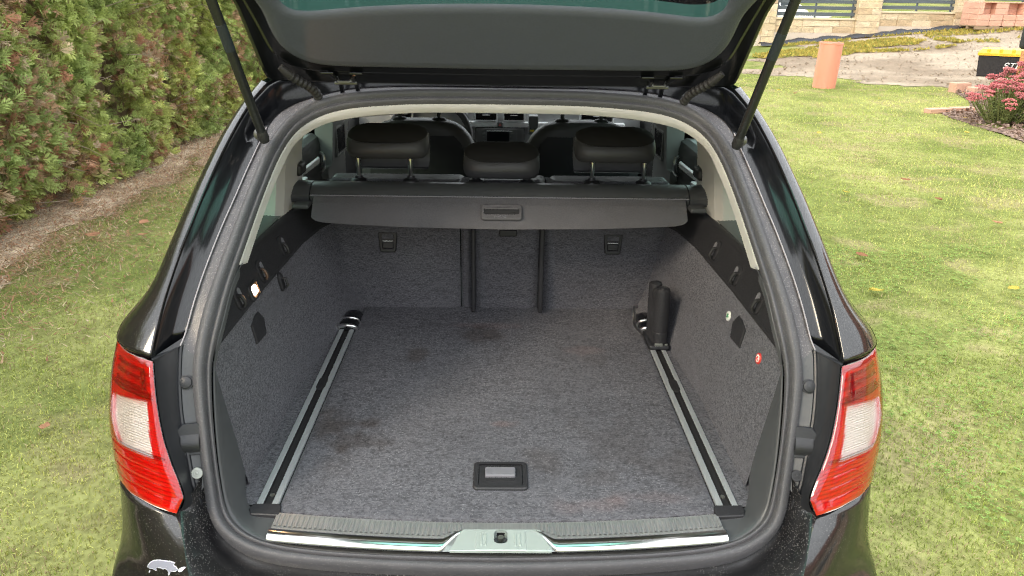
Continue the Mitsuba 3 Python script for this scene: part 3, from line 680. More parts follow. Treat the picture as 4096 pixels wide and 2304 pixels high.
# -------- edging stones of the bed
def edging():
    pts = [((6.86, 12.12), 1.45, 0.42, 'worn reddish edging brick at the near tip of the flower bed'), ((7.34, 12.30), 1.45, 0.40, 'reddish edging brick next to the bed tip, behind the first one'),
           ((8.85, 15.05), 0.2, 0.34, 'tan stone block at the far left corner of the flower bed'), ((9.0, 14.75), 0.25, 0.30, 'smaller tan stone beside the far bed corner block')]
    for k, ((x, y), a, w, t) in enumerate(pts):
        h = 0.06 if k < 2 else 0.17 - 0.05 * (k == 3)
        b = rbox(-w / 2, w / 2, -0.07 - 0.03 * (k > 1), 0.07 + 0.03 * (k > 1), -0.02, h, 0.015); b.apply_transform(trimesh.transformations.rotation_matrix(a - 1.2 if k < 2 else a, [0, 0, 1])); b.apply_translation((x, y, 0.01))
        key = obj('edging_stone', b, 'clay_pale'); lab(key, t, 'stone')
edging()

# -------- flowering sedum
def sedum():
    r = np.random.default_rng(17)
    key = 'sedum_plant'; lab(key, 'bushy sedum with flat dusky pink flower heads in the mulch bed', 'plant')
    stems, leaves, heads = [], [], []
    V, F, Cc, o = [], [], [], 0
    fl = []
    for cx, cy, R, H, n in ((7.15, 10.95, 0.50, 0.58, 70), (7.75, 10.7, 0.50, 0.66, 70), (7.45, 11.3, 0.45, 0.76, 50), (8.1, 11.1, 0.4, 0.7, 30)):
        for i in range(n):
            a, u = r.uniform(0, 6.28), r.random() ** 0.5
            b = A([cx + 0.2 * u * math.cos(a), cy + 0.2 * u * math.sin(a), 0.02]); t = A([cx + R * u * math.cos(a), cy + R * u * math.sin(a), H * (1 - 0.45 * u * u) + r.normal(0, 0.03)])
            stems.append(tube([b, (b * 0.4 + t * 0.6) * [1, 1, 0.9], t], [0.007, 0.006, 0.004], 5))
            for k in range(9):   # fleshy leaves up the stem
                q = b + (t - b) * (0.15 + 0.085 * k); d = A([r.normal(), r.normal(), 0.35]); d /= np.linalg.norm(d); s = np.cross(d, [0, 0, 1]); s /= np.linalg.norm(s); L = r.uniform(0.05, 0.08)
                v = A([q, q + d * L * 0.5 + s * L * 0.28, q + d * L, q + d * L * 0.5 - s * L * 0.28]); V.append(v); F.append(A([[0, 1, 2], [0, 2, 3]]) + o); o += 4
                Cc.append(np.repeat((A([0.24, 0.29, 0.11]) * r.uniform(0.7, 1.5))[None], 4, 0))
            fl.append((t, r.uniform(0.05, 0.085)))
    hv, hf, hc, ho = [], [], [], 0
    ico = trimesh.creation.icosphere(0)
    for t, R in fl:   # a head is a flat cluster of tiny florets
        col = A([0.40, 0.115, 0.125]) * r.uniform(0.75, 1.25) + A([0.10, 0.08, 0.07]) * r.random()
        n = 46; a, u = r.uniform(0, 6.28, n), r.random(n) ** 0.5
        for k in range(n):
            c = t + [R * u[k] * math.cos(a[k]), R * u[k] * math.sin(a[k]), 0.022 * (1 - u[k] ** 2) + r.normal(0, 0.005)]
            hv.append(ico.vertices * r.uniform(0.006, 0.011) + c); hf.append(ico.faces + ho); ho += 12
            hc.append(np.repeat((col * r.uniform(0.7, 1.35))[None], 12, 0))
    obj(key + '__stems', cat(stems), 'stem_green'); labels[key + '__stems'] = {'kind': 'stuff'}
    scene[key + '__leaves'] = mikit.ply((np.vstack(V), np.vstack(F)), 'leafy', False, color=np.vstack(Cc)); labels[key + '__leaves'] = {'kind': 'stuff'}
    scene[key + '__flower_heads'] = mikit.ply((np.vstack(hv), np.vstack(hf)), 'tinted', False, color=np.clip(np.vstack(hc), 0, 1)); labels[key + '__flower_heads'] = {'kind': 'stuff'}
scene['stem_green'] = tw({'type': 'diffuse', 'reflectance': {'type': 'rgb', 'value': [0.16, 0.18, 0.07]}})
sedum()

# -------- fallen leaves, one by one
scene['leaf_yellow'] = {'type': 'principledthin', 'base_color': {'type': 'rgb', 'value': [0.50, 0.40, 0.09]}, 'roughness': 0.6, 'diff_trans': 0.5, 'spec_trans': 0.0}
scene['leaf_brown'] = {'type': 'principledthin', 'base_color': {'type': 'rgb', 'value': [0.26, 0.13, 0.075]}, 'roughness': 0.6, 'diff_trans': 0.4, 'spec_trans': 0.0}
scene['leaf_pink'] = {'type': 'principledthin', 'base_color': {'type': 'rgb', 'value': [0.40, 0.215, 0.13]}, 'roughness': 0.6, 'diff_trans': 0.4, 'spec_trans': 0.0}
def leaf_mesh(s, seed):
    r = np.random.default_rng(seed)
    t = np.linspace(0, 1, 9); w = 0.36 * np.sin(math.pi * t ** 0.8) * (1 + 0.14 * np.sin(t * 25 + seed)); c = 0.14 * (t - 0.5) ** 2 * 4
    L = np.stack([t - 0.5, -w, c + 0.30 * w + 0.1 * r.random()], 1); Mi = np.stack([t - 0.5, 0 * t, c * 0.6 + 0.03], 1); Rr = np.stack([t - 0.5, w, c + 0.42 * w * r.uniform(0.4, 1.2)], 1)
    m = loft([L, Mi, Rr]); m.apply_scale(s); m.apply_transform(trimesh.transformations.rotation_matrix(r.uniform(0, 6.28), [0, 0, 1])); return m
LEAVES = [((2.44, 4.86), 'leaf_brown', 0.10, 'curled brown leaf lying on the lawn right of the car'), ((2.23, 4.20), 'leaf_yellow', 0.085, 'bright yellow leaf on the lawn close to the right tail light'),
          ((3.08, 4.25), 'leaf_yellow', 0.075, 'pale yellow leaf on the lawn at the right photo edge'), ((3.88, 7.17), 'leaf_brown', 0.09, 'dark small leaf on the lawn in the middle of the right side'),
          ((3.80, 6.42), 'leaf_brown', 0.085, 'brown leaf flat on the lawn, second below the olive one'), ((3.87, 5.70), 'leaf_pink', 0.085, 'tan leaf on the lawn near the right photo edge'),
          ((4.08, 9.81), 'leaf_yellow', 0.09, 'yellow leaf on the lawn beside the car roof line'), ((3.09, 6.65), 'leaf_yellow', 0.07, 'cream yellow leaf on the lawn level with the rear window'),
          ((5.33, 14.13), 'leaf_brown', 0.10, 'dark leaf on the far lawn left of the drain pipe shadow'), ((6.59, 13.55), 'leaf_yellow', 0.09, 'small yellow leaf on the lawn below the drain pipe'),
          ((5.21, 14.65), 'leaf_yellow', 0.10, 'pale leaf on the far lawn left of the drain pipe'), ((-2.59, 5.45), 'leaf_pink', 0.09, 'reddish leaf on the grass left of the car, farther of two'),
          ((-1.91, 4.26), 'leaf_pink', 0.08, 'orange leaf on the grass beside the car shoulder'), ((-2.47, 5.16), 'leaf_pink', 0.07, 'small reddish leaf on the grass beside the dry strip'),
          ((-2.80, 5.13), 'leaf_pink', 0.09, 'orange brown leaf at the edge of the dry needle strip'), ((-1.765, 2.635), 'leaf_pink', 0.055, 'tan torn leaf on the grass left of the left tail light'),
          ((8.66, 14.55), 'leaf_yellow', 0.11, 'orange yellow leaf by the far corner stone of the bed'), ((6.85, 11.35), 'leaf_yellow', 0.08, 'yellow leaf at the near rim of the flower bed'),
          ((6.10, 10.0), 'leaf_yellow', 0.09, 'cream leaf on the lawn in front of the flower bed')]
for i, ((x, y), m, s, t) in enumerate(LEAVES):
    key = obj('fallen_leaf', leaf_mesh(s, i + 3), m, True, to_world=T().translate([x, y, 0.032])); lab(key, t, 'leaf', 'leaves fallen on the lawn')

# -------- house beside the lawn (outside the frame; the right rear quarter mirrors it)
scene['render_tan'] = tw({'type': 'diffuse', 'reflectance': {'type': 'rgb', 'value': [0.52, 0.37, 0.29]}})
scene['roof_tile'] = tw({'type': 'diffuse', 'reflectance': {'type': 'rgb', 'value': [0.20, 0.09, 0.06]}})
scene['frame_white'] = pr((0.7, 0.7, 0.7), 0.4)
def house():
    h = 'family_house'; lab(h, 'tan rendered house with red roof right of the lawn', 'house')
    x0, x1, y0, y1, H = 11.6, 19, -6.0, 9.0, 3.0
    obj(h + '__wall', box(x0, x1, y0, y1, -0.1, H), 'render_tan', False)
    obj(h + '__roof', loft([[(x0 - 0.5, y0 - 0.5, H - 0.1), (x0 - 0.5, y1 + 0.5, H - 0.1)], [((x0 + x1) / 2, y0 - 0.5, H + 2.6), ((x0 + x1) / 2, y1 + 0.5, H + 2.6)], [(x1 + 0.5, y0 - 0.5, H - 0.1), (x1 + 0.5, y1 + 0.5, H - 0.1)]]), 'roof_tile', False)
    for yy in (-4.4, -1.2, 2.0, 5.8):
        obj(h + '__window', box(x0 - 0.03, x0 + 0.02, yy, yy + 1.3, 0.95, 2.25), 'frame_white', False)
        obj(h + '__window__pane', box(x0 - 0.035, x0 - 0.031, yy + 0.08, yy + 1.22, 1.03, 2.17), 'car_glass', False)
house()
# ------------------------------------------------------------------ THE CAR (right half built, left half mirrored; x = 0 is its middle)
CAR = 'estate_car'
lab(CAR, 'black estate car seen from behind with its tailgate open and the boot empty', 'car')
def both(name, fn, mat, smooth=35, labels2=None):
    """one part on each side: fn() -> right-hand mesh"""
    m = fn() if callable(fn) else fn
    for s in (0, 1):   # left first
        k = obj(f'{CAR}__{name}', m if s else mir(m), mat, smooth)
        if labels2: labels[k] = {'label': labels2[s]}
    return k
def one(name, m, mat, smooth=35, label=None):
    k = obj(f'{CAR}__{name}', m, mat, smooth)
    if label: labels[k] = {'label': label}
    return k
def sub(name, i):   # key of the left (0) or right (1) copy of a part
    return f'{CAR}__{name}' + ('' if i == 0 else '_001')
def subboth(part, name, m, mat, smooth=35):
    for s in (0, 1): obj(sub(part, s) + '__' + name, m if s else mir(m), mat, smooth)

seal_out = A([[0, 1.186, 0.597], [0.105, 1.188, 0.597], [0.293, 1.2, 0.597], [0.409, 1.214, 0.597], [0.48, 1.228, 0.602], [0.513, 1.239, 0.61], [0.546, 1.253, 0.624], [0.567, 1.265, 0.642], [0.578, 1.28, 0.672],
    [0.586, 1.299, 0.714], [0.593, 1.317, 0.757], [0.603, 1.346, 0.821], [0.611, 1.367, 0.865], [0.617, 1.392, 0.918], [0.6175, 1.404, 0.94], [0.616, 1.422, 0.967], [0.612, 1.445, 1.001], [0.605, 1.47, 1.035], [0.598, 1.498, 1.067],
    [0.587, 1.540, 1.109], [0.573, 1.603, 1.166], [0.555, 1.704, 1.246], [0.540, 1.785, 1.306], [0.524, 1.826, 1.334], [0.503, 1.860, 1.359], [0.473, 1.888, 1.381], [0.430, 1.907, 1.398], [0.371, 1.915, 1.408], [0.321, 1.918, 1.413], [0.167, 1.918, 1.42], [0, 1.915, 1.421]])
seal_in = A([[0, 1.215, 0.611], [0.107, 1.217, 0.611], [0.297, 1.228, 0.609], [0.415, 1.244, 0.611], [0.461, 1.253, 0.614], [0.487, 1.26, 0.618], [0.512, 1.269, 0.628], [0.535, 1.28, 0.644], [0.548, 1.291, 0.664], [0.559, 1.311, 0.706],
    [0.567, 1.329, 0.749], [0.577, 1.361, 0.823], [0.583, 1.388, 0.877], [0.586, 1.415, 0.93], [0.582, 1.425, 0.950], [0.576, 1.440, 0.976], [0.569, 1.463, 1.010], [0.561, 1.510, 1.065], [0.553, 1.540, 1.096], [0.541, 1.594, 1.148],
    [0.531, 1.656, 1.199], [0.522, 1.711, 1.24], [0.513, 1.757, 1.274], [0.500, 1.803, 1.307], [0.483, 1.836, 1.333], [0.459, 1.860, 1.35], [0.426, 1.876, 1.365], [0.367, 1.886, 1.377], [0.317, 1.89, 1.382], [0.165, 1.89, 1.39], [0, 1.887, 1.391]])
trim_in = A([[0.545, 1.57, 1.09], [0.538, 1.607, 1.125], [0.532, 1.642, 1.156], [0.524, 1.688, 1.193], [0.517, 1.728, 1.225], [0.508, 1.769, 1.255], [0.498, 1.808, 1.284], [0.487, 1.832, 1.302], [0.475, 1.848, 1.313], [0.458, 1.863, 1.325],
    [0.428, 1.878, 1.339], [0.369, 1.889, 1.351], [0.319, 1.893, 1.358], [0.166, 1.895, 1.367], [0, 1.891, 1.368]])
D1 = A([[0.642, 1.437, 0.978], [0.634, 1.471, 1.023], [0.624, 1.512, 1.071], [0.614, 1.55, 1.111], [0.601, 1.609, 1.163], [0.588, 1.664, 1.208], [0.576, 1.728, 1.256], [0.564, 1.788, 1.299], [0.554, 1.838, 1.335], [0.538, 1.875, 1.362],
    [0.505, 1.898, 1.382], [0.472, 1.914, 1.394], [0.432, 1.925, 1.404], [0.399, 1.934, 1.413], [0.323, 1.937, 1.421], [0.168, 1.933, 1.427], [0, 1.928, 1.428]])
channel = A([[0.600, 1.291, 0.700], [0.607, 1.296, 0.717], [0.615, 1.311, 0.755], [0.628, 1.336, 0.811], [0.637, 1.357, 0.854], [0.643, 1.386, 0.91], [0.645, 1.418, 0.965]])
F2c = A([[0.687, 1.393, 0.955], [0.682, 1.42, 0.994], [0.676, 1.452, 1.037], [0.666, 1.489, 1.079], [0.655, 1.536, 1.126], [0.646, 1.587, 1.169], [0.634, 1.652, 1.222], [0.622, 1.719, 1.271], [0.609, 1.779, 1.315], [0.595, 1.834, 1.353], [0.579, 1.880, 1.385], [0.558, 1.915, 1.41]])
Fc = A([[0.690, 1.371, 0.957], [0.685, 1.404, 1.005], [0.68, 1.438, 1.048], [0.673, 1.477, 1.089], [0.665, 1.523, 1.134], [0.656, 1.570, 1.174], [0.648, 1.624, 1.217], [0.638, 1.684, 1.262], [0.627, 1.745, 1.306], [0.614, 1.803, 1.347], [0.598, 1.860, 1.387], [0.586, 1.893, 1.408], [0.566, 1.930, 1.433]])
Gc = A([[0.802, 1.472, 0.952], [0.808, 1.505, 0.972], [0.785, 1.527, 0.996], [0.757, 1.550, 1.029], [0.738, 1.578, 1.066], [0.726, 1.615, 1.105], [0.715, 1.664, 1.150], [0.696, 1.750, 1.222], [0.684, 1.807, 1.264], [0.670, 1.867, 1.308], [0.658, 1.907, 1.337], [0.633, 1.968, 1.382], [0.605, 2.036, 1.428]])
light_in = A([[0.616, 1.224, 0.702], [0.6035, 1.234, 0.730], [0.615, 1.248, 0.760], [0.629, 1.262, 0.785], [0.650, 1.288, 0.835], [0.665, 1.317, 0.893], [0.674, 1.343, 0.940], [0.678, 1.356, 0.959]])

# -------- rubber weatherstrip
NS = (34, 30, 34, 30)
SO = landmarks(seal_out, (0, 7, 14, 23, 30), NS, 1.6); SI = landmarks(seal_in, (0, 7, 14, 23, 30), NS, 1.6)
def seal_mesh():
    so = np.vstack([mirc(SO)[::-1][:-1], SO]); si = np.vstack([mirc(SI)[::-1][:-1], SI])     # left top ... bottom ... right top
    so = np.vstack([so]); t = np.gradient(so, axis=0); t /= np.linalg.norm(t, axis=1, keepdims=True)
    w = si - so; nrm = np.cross(t, w); nrm /= np.linalg.norm(nrm, axis=1, keepdims=True)
    sgn = np.sign((nrm * [0, -0.8, 0.4]).sum(1))[:, None]; nrm *= np.where(sgn == 0, 1, sgn)
    prof = [(-0.02, -0.03), (-0.05, -0.008), (-0.02, 0.004), (0.10, 0.0115), (0.25, 0.0150), (0.40, 0.0145), (0.52, 0.0105), (0.60, 0.0045), (0.645, 0.0035), (0.69, 0.0062), (0.76, 0.0092), (0.84, 0.0095), (0.92, 0.0060), (0.985, -0.002), (1.0, -0.03)]
    rows = [so + w * s + nrm * h for s, h in prof]
    return loft(rows, closed=True)
one('weatherstrip', seal_mesh(), 'rubber', 50)

# -------- dusty flange round the opening and the lower jamb
def flange():
    si = landmarks(seal_out, (9, 14, 23, 30), (30, 40, 40), 1.5)
    oc = np.vstack([channel, D1]); so = landmarks(oc, (0, 6, 14, 23), (30, 40, 40), 1.2)
    mid = si * 0.5 + so * 0.5 + [0, 0.006, -0.002]
    si2 = si + [0, 0.010, 0]
    R = np.array([si2, mid, so + [0, 0.003, 0], so])
    return loft(R[:, :31]), loft(R[:, 30:])
FL = flange()
both('jamb_cover', FL[0], 'ledge_plastic', 40)
both('opening_flange', FL[1], 'jamb', 40)
for sx in (-1, 1):
    # thin pale edge of the folded sheet metal, in front of the flange
    ln = landmarks(np.vstack([channel[-1:], D1[:9]]), (0, 9), (50,), 1); ln = ln * [sx, 1, 1] + [0, -0.002, 0.0015]
    obj(f'{CAR}__sheet_edge', tube(ln, 0.0016, 6), 'jamb_edge')
# -------- glossy recess between flange and rear quarter
roof_e = A([[0.50, 1.962, 1.452], [0.40, 1.976, 1.460], [0.25, 1.984, 1.466], [0.0, 1.988, 1.470]])
def recess():
    d = landmarks(D1, (0, 9, 16), (60, 40), 1.2)
    f = landmarks(np.vstack([Fc, roof_e]), (0, 12, 16), (60, 40), 1.2)
    f2 = landmarks(np.vstack([F2c, Fc[-1:] - [0.012, 0, 0.012], roof_e + [0, -0.002, -0.016]]), (0, 12, 16), (60, 40), 1.2)
    tp = np.clip((np.arange(len(d)) - 47) / 10, 0, 1)[:, None]     # along the roof edge the recess is a gutter with an upright wall
    g1 = d + [0.004, 0.014, 0.0]; e = d * 0.72 + f2 * 0.28 + [0.012, 0.014, 0.004]; e2 = d * 0.66 + f2 * 0.34 + [0.013, 0.012, 0.004]
    h = d * 0.25 + f2 * 0.75 + [0.006, 0.006, 0.0]
    g1 = g1 * (1 - tp) + (d + [0, 0.016, -0.020]) * tp; e = e * (1 - tp) + (d + [0, 0.034, -0.026]) * tp; e2 = e2 * (1 - tp) + (f2 * [1, 1, 0] + d * [0, 0, 1] + [0, -0.004, -0.022]) * tp
    h = h * (1 - tp) + (f2 * [1, 1, 0] + d * [0, 0, 1] + [0, 0, -0.004]) * tp
    s = f2 * 0.55 + f * 0.45 + [0.004, 0.006, 0.002]
    R = np.array([d, g1, e, e2, h, f2, s, f]); return loft(np.concatenate([R[:, :1] + [0.0, 0.012, -0.030], R], 1))
both('opening_recess', recess, 'gloss_black', 30)
# -------- rear quarter panel
def XS(z): return np.interp(z, [0.2, 0.35, 0.62, 0.80, 0.95, 1.02, 1.10, 1.2, 1.3, 1.36, 1.42, 1.46], [0.80, 0.87, 0.895, 0.89, 0.838, 0.822, 0.797, 0.756, 0.708, 0.682, 0.640, 0.60])
def quarter():
    f = resample(Fc, 61); g = resample(Gc, 61); f = gaussian_filter1d(f, 1.5, axis=0, mode='nearest'); g = gaussian_filter1d(g, 2.0, axis=0, mode='nearest')
    w = np.linalg.norm(g - f, axis=1)[:, None]
    S = np.stack([XS(g[:, 2]), g[:, 1] + 0.30, g[:, 2]], 1); S2 = np.stack([XS(g[:, 2]) * 0.25 + g[:, 0] * 0.75 + 0.008, g[:, 1] + 0.13, g[:, 2]], 1)
    o = A([0.30, -0.9, 0.30]); o = o / np.linalg.norm(o)
    rows = [f + [-0.003, 0.014, 0.0]] + [f + [0.0035 - 0.006 * math.cos(a), 0.0055 - 0.006 * math.sin(a), 0.0] for a in np.linspace(0.1, 1.25, 5)]
    for t in (0.10, 0.22, 0.36, 0.5, 0.64, 0.78, 0.9): rows.append(f * (1 - t) + g * t + o * w * 0.62 * t * (1 - t))
    rows += [g + [0.002, 0.004, 0], S2, S]
    R = np.array(rows); k = np.array([-0.25, 0.9, 0]); return loft(np.concatenate([R[:, :1] + [-0.004, 0.010, -0.016], R], 1))
both('rear_quarter', quarter, 'paint', 60)
# -------- matt black filler panel between tail light and flange
def filler():
    li = landmarks(light_in, (0, 7), (50,), 1); ch = landmarks(np.vstack([[[0.594, 1.283, 0.668]], channel]), (0, 7), (50,), 1)
    a = li + [-0.003, 0.004, 0]; b = li * 0.82 + ch * 0.18 + [0.003, 0.012, 0]; c = li * 0.35 + ch * 0.65 + [0.004, 0.006, 0]; d = ch + [0.005, 0.000, 0]; e = ch + [0.001, -0.002, 0]; f = ch + [-0.002, 0.000, 0]
    return loft([a, b, c, d, e, f, ch + [-0.004, 0.010, 0]])
both('filler_panel', filler, 'matt_black', 40)
def filler_top():
    top = [light_in[-1] + [0.0, 0.004, 0.002], Fc[0] + [-0.002, 0.004, 0.0], F2c[0], D1[0]]
    bot = [light_in[-1] + [0.0, 0.004, -0.004], light_in[-1] * 0.6 + channel[-1] * 0.4 + [0, 0.004, 0.0], light_in[-1] * 0.3 + channel[-1] * 0.7, channel[-1]]
    return loft([top, bot])
both('filler_corner', filler_top, 'matt_black', False)
# plug, bump stop and clip on the jamb
def on_flange(z): 
    a = A([np.interp(z, seal_out[9:15, 2], seal_out[9:15, k]) for k in range(3)]); b = A([np.interp(z, channel[:, 2], channel[:, k]) for k in range(3)]); return a, b
def jamb_normal(z):
    a, b = on_flange(z); c, d = on_flange(z + 0.03); n = np.cross(b - a, c - a); n /= np.linalg.norm(n); return n if n[1] < 0 else -n
def plug_at(z, t, r, h=0.004):
    a, b = on_flange(z); c = a * (1 - t) + b * t + A([0, 0.003, 0])
    return lathe([(r + 0.002, -0.004), (r + 0.002, 0.001), (r, 0.0015), (r * 0.9, h), (r * 0.5, h + 0.0015), (1e-5, h + 0.002)], c, jamb_normal(z), 28), c
m, _ = plug_at(0.900, 0.60, 0.0128); subboth('jamb_cover', 'plug', m, 'matt_black')
a_, b_ = on_flange(0.738); m = lathe([(0.0115, -0.003), (0.0115, 0.0012), (0.0105, 0.002), (0.0065, 0.002), (0.006, 0.0008), (0.0035, 0.0008), (0.003, 0.0018), (1e-4, 0.002)], a_ * 0.45 + b_ * 0.55 + A([0, 0.001, 0]), jamb_normal(0.738), 24)
obj(sub('jamb_cover', 0) + '__screw', mir(m), 'zinc'); obj(sub('jamb_cover', 1) + '__screw', m, 'matt_black')
labels[sub('jamb_cover', 0) + '__screw'] = {'label': 'pale metal screw head in the left jamb'}
def stop():
    a, b = on_flange(0.805)
    pad = plate(A([(-0.028, 0.030), (-0.028, -0.034), (0.016, -0.034), (0.022, -0.026), (0.022, 0.014), (0.006, 0.030)]), [(0, -0.004), (0, 0.002), (0.002, 0.004)], back=False)
    M = frame((a + b) / 2 + A([0.006, 0, 0]) + jamb_normal(0.805) * 0.002 + A([0.004, -0.002, -0.004]), b - a, (0.12, 0.30, 0.95))
    hump = loft([[(x, y, 0.004 + 0.006 * math.sin(math.pi * t)) for x in np.linspace(-0.024, 0.010, 5)] for t, y in zip(np.linspace(0, 1, 9), np.linspace(-0.028, 0.008, 9))])
    return put(pad, M), put(hump, M)
p1, p2 = stop(); subboth('jamb_cover', 'bump_stop', cat(p1, p2), 'matt_black', 30)

# -------- tail lights
LB = A([[0.616, 1.224, 0.702], [0.661, 1.239, 0.705], [0.699, 1.260, 0.708], [0.730, 1.283, 0.706], [0.757, 1.313, 0.703], [0.775, 1.338, 0.699], [0.790, 1.38, 0.694], [0.805, 1.45, 0.690], [0.822, 1.56, 0.690]])
LT = A([[0.678, 1.356, 0.959], [0.700, 1.366, 0.960], [0.727, 1.384, 0.959], [0.750, 1.404, 0.956], [0.770, 1.426, 0.954], [0.788, 1.450, 0.955], [0.803, 1.48, 0.952], [0.820, 1.53, 0.945], [0.838, 1.62, 0.93]])
LBr, LTr = resample(LB, 81), resample(LT, 81)
LI = landmarks(light_in, (0, 1, 7), (9, 80), 0)
_zi = (LI[:, 2] - LI[0, 2]) / (LI[-1, 2] - LI[0, 2])
def light_pt(u, v, off=0.0):
    """u 0..1 along the corner (0 = inner edge), v 0..1 upwards"""
    u, v = np.broadcast_arrays(np.asarray(u, float), np.asarray(v, float)); sh = u.shape; u, v = u.ravel(), v.ravel()
    k = np.linspace(0, 1, 81)
    b = np.stack([np.interp(u, k, LBr[:, i]) for i in range(3)], 1); t = np.stack([np.interp(u, k, LTr[:, i]) for i in range(3)], 1)
    p = b * (1 - v[:, None]) + t * v[:, None]
    lin = LBr[0] * (1 - v[:, None]) + LTr[0] * v[:, None]
    li = np.stack([np.interp(v, np.clip(_zi, 0, 1), LI[:, i]) for i in range(3)], 1)
    p += (li - lin) * (np.clip(1 - u / 0.28, 0, 1) ** 1.5)[:, None]
    o = np.stack([np.interp(u, [0, 0.25, 0.5, 1], [-0.15, 0.45, 0.85, 1]), np.interp(u, [0, 0.25, 0.5, 1], [-1, -0.85, -0.5, -0.1]), 0 * u + 0.05], 1)
    p += o * (np.interp(u, [0, 0.2, 0.5, 1], [0.0, 0.008, 0.018, 0.02]) * 4 * v * (1 - v))[:, None] + o * off
    return p.reshape(*sh, 3)
def rounded(u, v):   # soft rim
    e = np.minimum(np.minimum(u * 1.6, (1 - u)) / 0.02, np.minimum(v, 1 - v) / 0.03)
    return -0.006 * (1 - np.clip(e, 0, 1)) ** 2
def light_red():
    u = np.r_[0, 0.004, 0.010, 0.02, np.linspace(0.035, 0.98, 60), 1]; v = np.r_[0, 0.01, np.linspace(0.03, 0.97, 150), 0.99, 1]
    U, V = np.meshgrid(u, v)
    P = light_pt(U, V)
    o = A([0.35, -0.9, 0.1])
    g = np.zeros_like(U)
    for v0 in (0.085, 0.165, 0.245, 0.315): g -= 0.0016 * np.exp(-((V - v0 - 0.02 * np.sin(U * 4)) / 0.006) ** 2) * (U > 0.075)
    g += 0.0022 * (np.clip((0.065 - U) / 0.02, 0, 1))     # raised inner border
    P = P + (g + rounded(U, V))[..., None] * o
    m = loft(P); uc, vc = U.ravel()[m.faces].mean(1), V.ravel()[m.faces].mean(1)
    t = (uc - CU0(vc)) / (CU1(vc) - CU0(vc)); cut = (t > 0.02) & (t < 0.98) & (vc > vb(np.clip(t, 0, 1)) + 0.006) & (vc < vt(np.clip(t, 0, 1)) - 0.006)
    return trimesh.Trimesh(m.vertices, m.faces[~cut], process=False)
# clear lens: inner edge about a fingertip from the rim; outer edge short of the side, curved lower corner
vb = lambda t: 0.345 + 0.20 * np.clip((t - 0.62) / 0.38, 0, 1) ** 2.2
vt = lambda t: 0.735 - 0.05 * t
CU0 = lambda v: np.interp(v, [0.345, 0.735], [0.085, 0.055]); CU1 = lambda v: np.interp(v, [0.345, 0.735], [0.44, 0.40])
both('tail_light', light_red, 'lens_red', 40, ('left rear tail light, red with a clear reversing lens', 'right rear tail light, red with a clear reversing lens'))
def housing():
    u = np.linspace(0.0, 1, 70); v = np.linspace(0.0, 1, 200); U, V = np.meshgrid(u, v)
    rim = light_pt(U, V, -0.004)
    inner = np.minimum(np.minimum(U / 0.05, (1 - U) / 0.05), np.minimum(V, 1 - V) / 0.05).clip(0, 1)
    wave = 0.0014 * np.cos(V * 2 * np.pi * 34) * (V < 0.345) + 0.0011 * np.cos(V * 2 * np.pi * 52) * ((V > 0.345) & (V < 0.735)) + 0.0018 * np.cos(V * 2 * np.pi * 15.5) * (V > 0.735)
    flute = 0.0013 * np.cos(U * 2 * np.pi * 28) * ((V > 0.5) & (V < 0.735) & (U < 0.25))
    o = A([0.35, -0.9, 0.1]); o = o / np.linalg.norm(o)
    return loft(rim + ((-0.0075 * inner * np.interp(U, [0.2, 0.4], [1, 0.4])) + (wave + flute) * inner)[..., None] * o)
subboth('tail_light', 'housing', housing(), 'reflector', 40)
for v0 in (0.345, 0.74):   # partitions between the chambers
    t = np.linspace(0.03, 0.97, 40); subboth('tail_light', 'partition', loft([light_pt(t, v0 + 0 * t, -0.003), light_pt(t, v0 + 0 * t, -0.010)]), 'lamp_insert', 40)
def band(v0, v1, u0, u1, off, n=40, m=4, ribs=0):
    t = np.linspace(0, 1, n)[None, :]; s = np.linspace(0, 1, m)[:, None]
    U = u0[0] + (u1[0] - u0[0]) * t + (u0[1] - u0[0]) * s * (1 - t) + (u1[1] - u1[0]) * s * t
    V = (v0(t) if callable(v0) else v0 + 0 * t) * (1 - s) + (v1(t) if callable(v1) else v1 + 0 * t) * s
    P = light_pt(U, V, off)
    if ribs: P = P + (0.0006 * np.cos(2 * np.pi * ribs * s) * (1 + 0 * t))[..., None] * A([0.3, -0.9, 0.15])
    rim = [light_pt(U[0], V[0], -0.002), *P, light_pt(U[-1], V[-1], -0.002)]
    rows = np.stack(rim)
    return rows
def quad_rows(rows):
    a = rows[:, :1] + A([-0.3, 0.9, 0]) * 0.003; b = rows[:, -1:] + A([-0.3, 0.9, 0]) * 0.003
    return loft(np.concatenate([a, rows, b], 1))
clear = band(vb, vt, (0.085, 0.055), (0.44, 0.40), 0.0010, 44, 208, 26)
subboth('tail_light', 'clear_lens', quad_rows(clear), 'lens_clear', 60)
for v0 in (0.80, 0.865, 0.925):
    st = band(v0 - 0.010, v0 + 0.008, (0.085, 0.085), (0.40, 0.40), -0.0045, 30, 4)
    subboth('tail_light', 'dark_stripe', quad_rows(st), 'lamp_insert', 60)
fr = band(0.752, 0.772, (0.06, 0.06), (0.42, 0.42), -0.0045, 30, 4); subboth('tail_light', 'dark_stripe', quad_rows(fr), 'lamp_insert', 60)
bl = band(0.80, 0.93, (0.10, 0.10), (0.115, 0.115), -0.0045, 4, 14); subboth('tail_light', 'dark_stripe', quad_rows(bl), 'lamp_insert', 60)

